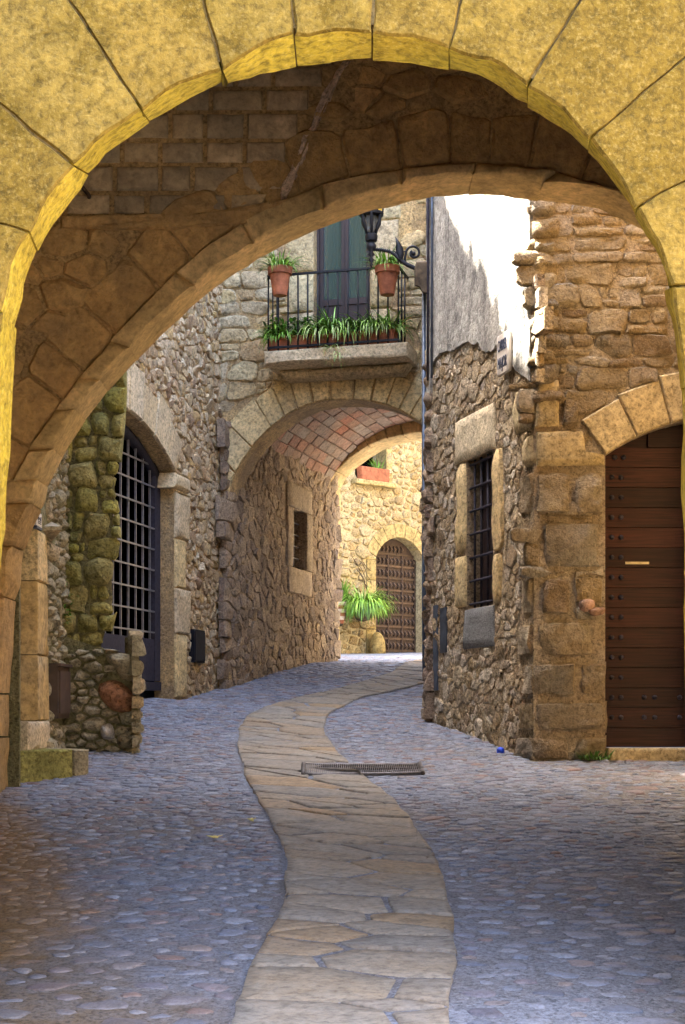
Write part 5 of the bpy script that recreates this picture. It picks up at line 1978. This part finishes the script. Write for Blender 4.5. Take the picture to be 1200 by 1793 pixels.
link('amber_glass', lathe(c0, ring_prof([(19, 373), (22, 330)], 470), 12), M['lamp_amber'], lb, sharp=30)
for k in range(6):
    a = k * math.pi / 3
    d = Vector((math.cos(a), math.sin(a), 0))
    link('rib', tube([base + d * 20 * k_ + Vector((0, 0, z_(374))), base + d * 23 * k_ + Vector((0, 0, z_(330)))], .008, 6), M['iron'], lb)
link('lantern_cap', lathe(c0, ring_prof([(25, 330), (24, 326), (10, 306), (3, 300), (2, 290)], 470), 12), M['iron'], lb, sharp=30)

def letters(text, parent, p, rot, scl):
    cu = bpy.data.curves.new('lettering', 'FONT')
    cu.body = text
    cu.align_x, cu.align_y, cu.extrude = 'CENTER', 'CENTER', .02
    tmp = bpy.data.objects.new('lettering', cu)
    COL.objects.link(tmp)
    bpy.context.view_layer.update()
    me = bpy.data.meshes.new_from_object(tmp.evaluated_get(bpy.context.evaluated_depsgraph_get()))
    bpy.data.objects.remove(tmp)
    bpy.data.curves.remove(cu)
    me.materials.clear()
    me.materials.append(M['ink'])
    o = bpy.data.objects.new('lettering', me)
    COL.objects.link(o)
    o.parent = parent
    o.location = p - WL[parent.name]
    o.rotation_euler = rot
    o.scale = scl


# street name plate
u0, u1 = sgn[0][0], sgn[1][0]
zc = (PD.hit(882, 626)[1] + PD.hit(903, 613)[1]) / 2
hh = 36 * 12.1 / F
sg = thing('street_sign', 'small cream street name plate with dark letters at the plaster corner', 'sign', PD.P((u0 + u1) / 2, zc - hh, .05))
link('plate', stone_uv(PD, densify(chaikin([(u0, zc - hh), (u1, zc - hh), (u1, zc + hh), (u0, zc + hh)], .04), .08), .062, -.035, .006, 0, 0, 1, inner=.8), M['tile_white'], sg, sharp=40)
ang = math.atan2(PD.t.y, PD.t.x)
for txt, dz in (('CARRER', .40), ('MAJOR', -.46)):
    wid = (u1 - u0) * .84
    letters(txt, sg, PD.P((u0 + u1) / 2, zc + hh * dz, .0655), (math.pi / 2, 0, ang), (wid / {'CARRER': 4.05, 'MAJOR': 3.45}[txt], hh * .80, .1))

# house number tile fragment by the second arch
u0, u1 = PM.hit(57, 911)[0], PM.hit(66.5, 911)[0]
zc = PM.hit(62, 911)[1]
nt_ = thing('number_tile', 'small white house tile with black figures behind the brown arch pier', 'sign', PM.P((u0 + u1) / 2, zc - .06, .03))
link('tile', pbox(PM, u0, u1, zc - .05, zc + .055, .0, .03), M['tile_white'], nt_, smooth=False)
link('tile_rim', pbox(PM, u0, u1, zc - .068, zc - .05, .0, .034), M['ink'], nt_, smooth=False)
letters('ZII', nt_, PM.P((u0 + u1) / 2, zc, .0325), (math.pi / 2, math.pi / 2, math.atan2(PM.t.y, PM.t.x)), (.055, .16, .1))

# meter boxes
q = [PM.hit(86, 1215), PM.hit(107, 1215)]
z0, z1 = PM.hit(88, 1258)[1], PM.hit(88, 1166)[1]
bx = thing('meter_box', 'brown wooden box with a raised frame on the lane wall before the mossy corner', 'box', PM.P(q[0][0], z0, 0))
link('case', pbox(PM, q[0][0], q[1][0], z0, z1, .0, .07), M['box_brown'], bx, smooth=False)
link('lid', MB().add(pbox(PM, q[0][0] + .03, q[1][0] - .03, z0 + .04, z1 - .04, .07, .085)).add(pbox(PM, q[0][0] - .01, q[1][0] + .01, z1 - .002, z1 + .02, -.0, .095)), M['box_brown'], bx, smooth=False)
q = [PF.hit(331, 1131), PF.hit(350, 1131)]
z0, z1 = PF.hit(340, 1160)[1], PF.hit(340, 1103)[1]
bx = thing('meter_box', 'small black metal box low on the cream wall beside the grille gate', 'box', PF.P(q[0][0], z0, 0))
link('case', pbox(PF, q[0][0], q[1][0], z0, z1, .0, .06), M['box_black'], bx, smooth=False)
link('lid', pbox(PF, q[0][0] + .015, q[1][0] - .015, z0 + .02, z1 - .02, .06, .07), M['box_black'], bx, smooth=False)

# drain grate
gp = [ground_hit(*p) for p in ((530, 1362), (742, 1356), (737, 1339), (531, 1343))]
gr = thing('drain_grate', 'steel drain grate across the stone path where it bends', 'grate', gp[0])


def gpt(a, b, dz):
    p = gp[0].lerp(gp[1], a).lerp(gp[3].lerp(gp[2], a), b)
    return Vector((p.x, p.y, zgn(p.x, p.y) + dz - .014))


mb = MB()
for (a0, b0, a1, b1) in ((0, .06, 1, .06), (0, .94, 1, .94)):
    mb.add(tube([gpt(a0 + (a1 - a0) * k / 8, b0 + (b1 - b0) * k / 8, .030) for k in range(9)], .012, 6))
    mb.add(([gpt(k / 8, b0 + (b0 - .5) * .06, dz) for k in range(9) for dz in (-.03, .03)], [(2 * k, 2 * k + 2, 2 * k + 3, 2 * k + 1) for k in range(8)]))
for a_ in (.006, .994):
    mb.add(tube([gpt(a_, k / 4, .032) for k in range(5)], .018, 6))
link('frame', mb, M['grate'], gr)
mb = MB()
for k in range(1, 62):
    a_ = k / 62
    mb.add(tube([gpt(a_, .06, .034), gpt(a_, .5, .034), gpt(a_, .94, .034)], .0042, 4))
for b_ in (.35, .65):
    mb.add(tube([gpt(k / 8, b_, .030) for k in range(9)], .006, 4))
link('grid', mb, M['grate'], gr)
link('sump', ([gpt(k / 8, b, .024) for k in range(9) for b in (.02, .98)], [(2 * k, 2 * k + 2, 2 * k + 3, 2 * k + 1) for k in range(8)]), M['dark'], gr, smooth=False)

# hanging basket, striped pot and rounded stone in the court
c = PH.P(*PH.hit(636, 1077, .45), .45)
hp = thing('hanging_basket', 'big round bright green grassy plant in a dark bowl on the yellow wall', 'plant', c)
link('bowl', lathe(c - Vector((0, 0, .12)), [(.03, 0), (.13, .02), (.17, .10), (.175, .16), (.15, .16)], 18), M['corbel'], hp, sharp=40)
link('bracket', tube([PH.P(*PH.hit(636, 1080, .0), 0), c - Vector((0, 0, .12))], .012, 6), M['iron'], hp)
tuft('leaves', c + Vector((0, 0, .12)), 750, .62, .25, M['leaf_light'], hp, 201, 1.2, 2.3, .026)
tuft('leaves', c + Vector((0, 0, .09)), 550, .60, .25, M['leaf'], hp, 202, .8, 2.5, .026)
tuft('leaves', c + Vector((0, 0, .14)), 220, .56, .2, M['leaf_stripe'], hp, 203, 1.3, 1.3, .014)
c = PH.P(*PH.hit(594, 1092, .25), .25)
sp_ = thing('flower_pot', 'pale striped terracotta pot on the yellow wall at the passage edge', 'flower pot', c)
for k in range(6):
    r0, r1 = .085 + .014 * k, .085 + .014 * (k + 1)
    link('pot_band', lathe(c + Vector((0, 0, .07 * k)), [(r0, 0), (r1, .068), (r1, .07)], 16), M['terracotta_stripe'] if k % 2 else M['terracotta'], sp_, sharp=40)
link('pot_foot', lathe(c - Vector((0, 0, .05)), [(.06, 0), (.085, .05)], 14), M['corbel'], sp_)
tuft('leaves', c + Vector((0, 0, .42)), 70, .5, .1, M['leaf'], sp_, 205, 1.8, .5, .03)
c = PH.P(*PH.hit(661, 1145, .22), .22)
v, f = lathe(c, [(.16, -.05), (.165, .12), (.15, .26), (.11, .36), (.06, .42), (.01, .44)], 16)
tag(link('guard_stone', (v, f), M['far_dressed'], base=True), 'rounded pale guard stone at the foot of the old studded door', 'guard stone')
wb_ = thing('planter', 'orange window box with a small plant on the sill of the yellow house', 'planter', PH.P((g0 + g1) / 2, gz0, .05))
q = [(g0 + .06, gz0 + .0), (g1 - .04, gz0 + .0), (g1 - .02, gz0 + .26), (g0 + .04, gz0 + .26)]
link('trough', stone_uv(PH, densify(q, .12), .15, -.0, .01, 0, 0, 2, inner=.8), M['terracotta'], wb_, sharp=35)
tuft('leaves', PH.P(g1 - .3, gz0 + .25, .06), 40, .3, .12, M['leaf'], wb_, 211, 1.3, .8, .02)

# weeds, litter, leaves
c = ground_hit(1040, 1332)
tag(tuft('weeds', (c.x, c.y - .05, zgn(c.x, c.y) + .01), 70, .12, .11, M['weed'], None, 221, .9, 1.2, .02, (1.2, .35)), 'low green weeds growing at the foot of the ochre corner by the door', 'weeds')
c = PL.P(*PL.hit(108, 1062), .06)
rg = random.Random(222)
mb = MB()
for k in range(150):
    p = c + Vector((rg.gauss(0, .06), rg.uniform(-.08, 0), rg.gauss(0, .10)))
    mb.add(blade(p, (rg.uniform(-1, 1), -rg.uniform(.2, 1), rg.uniform(-.4, .8)), rg.uniform(.03, .06), .03, 1.2, 2))
tag(link('wall_plant', mb, M['leaf'], base=True), 'small bright green creeper rooted in the mossy wall', 'plant')
c = ground_hit(875, 1318)
mb = MB().add(geo_prism([(c.x + x, c.y - .06 + y, c.z + .035) for x, y in ((-.03, -.02), (.02, -.03), (.035, .01), (.0, .03), (-.025, .02))], [(c.x + x, c.y - .06 + y, c.z) for x, y in ((-.03, -.02), (.02, -.03), (.035, .01), (.0, .03), (-.025, .02))], (0, 0, 1), (1, 0, 0), .008, .01, .01, 3, 30))
tag(link('litter', mb, M['litter_blue'], base=True), 'scrap of bright blue plastic on the cobbles under the barred window', 'litter')
for k, (px, py, s, lab) in enumerate(((376, 1471, .05, 'pale yellow fallen leaf lying alone on the cobbles left of the path'), (441, 1440, .028, 'small brown yellow fallen leaf on the cobbles at the path edge'))):
    c = ground_hit(px, py)
    c.z = zgn(c.x, c.y) + .022
    shp = [(-1, -.1), (-.35, .35), (.1, 1), (.25, .35), (1, .3), (.4, -.1), (.5, -.8), (-.1, -.35)]
    v = [(c.x + x * s, c.y + y * s, c.z + .012 * abs(x) + .01 * y * k + .125 * y * s) for x, y in shp] + [(c.x, c.y, c.z + .004)]
    v += [(p[0], p[1], p[2] - .003) for p in v]
    m = len(shp)
    f = [(i, (i + 1) % m, m) for i in range(m)] + [((i + 1) % m + m + 1, i + m + 1, 2 * m + 1) for i in range(m)] + [(i, i + m + 1, (i + 1) % m + m + 1, (i + 1) % m) for i in range(m)]
    tag(link('fallen_leaf', (v, f), M['dry_leaf'], base=True), lab, 'leaf', 'leaves fallen on the lane')
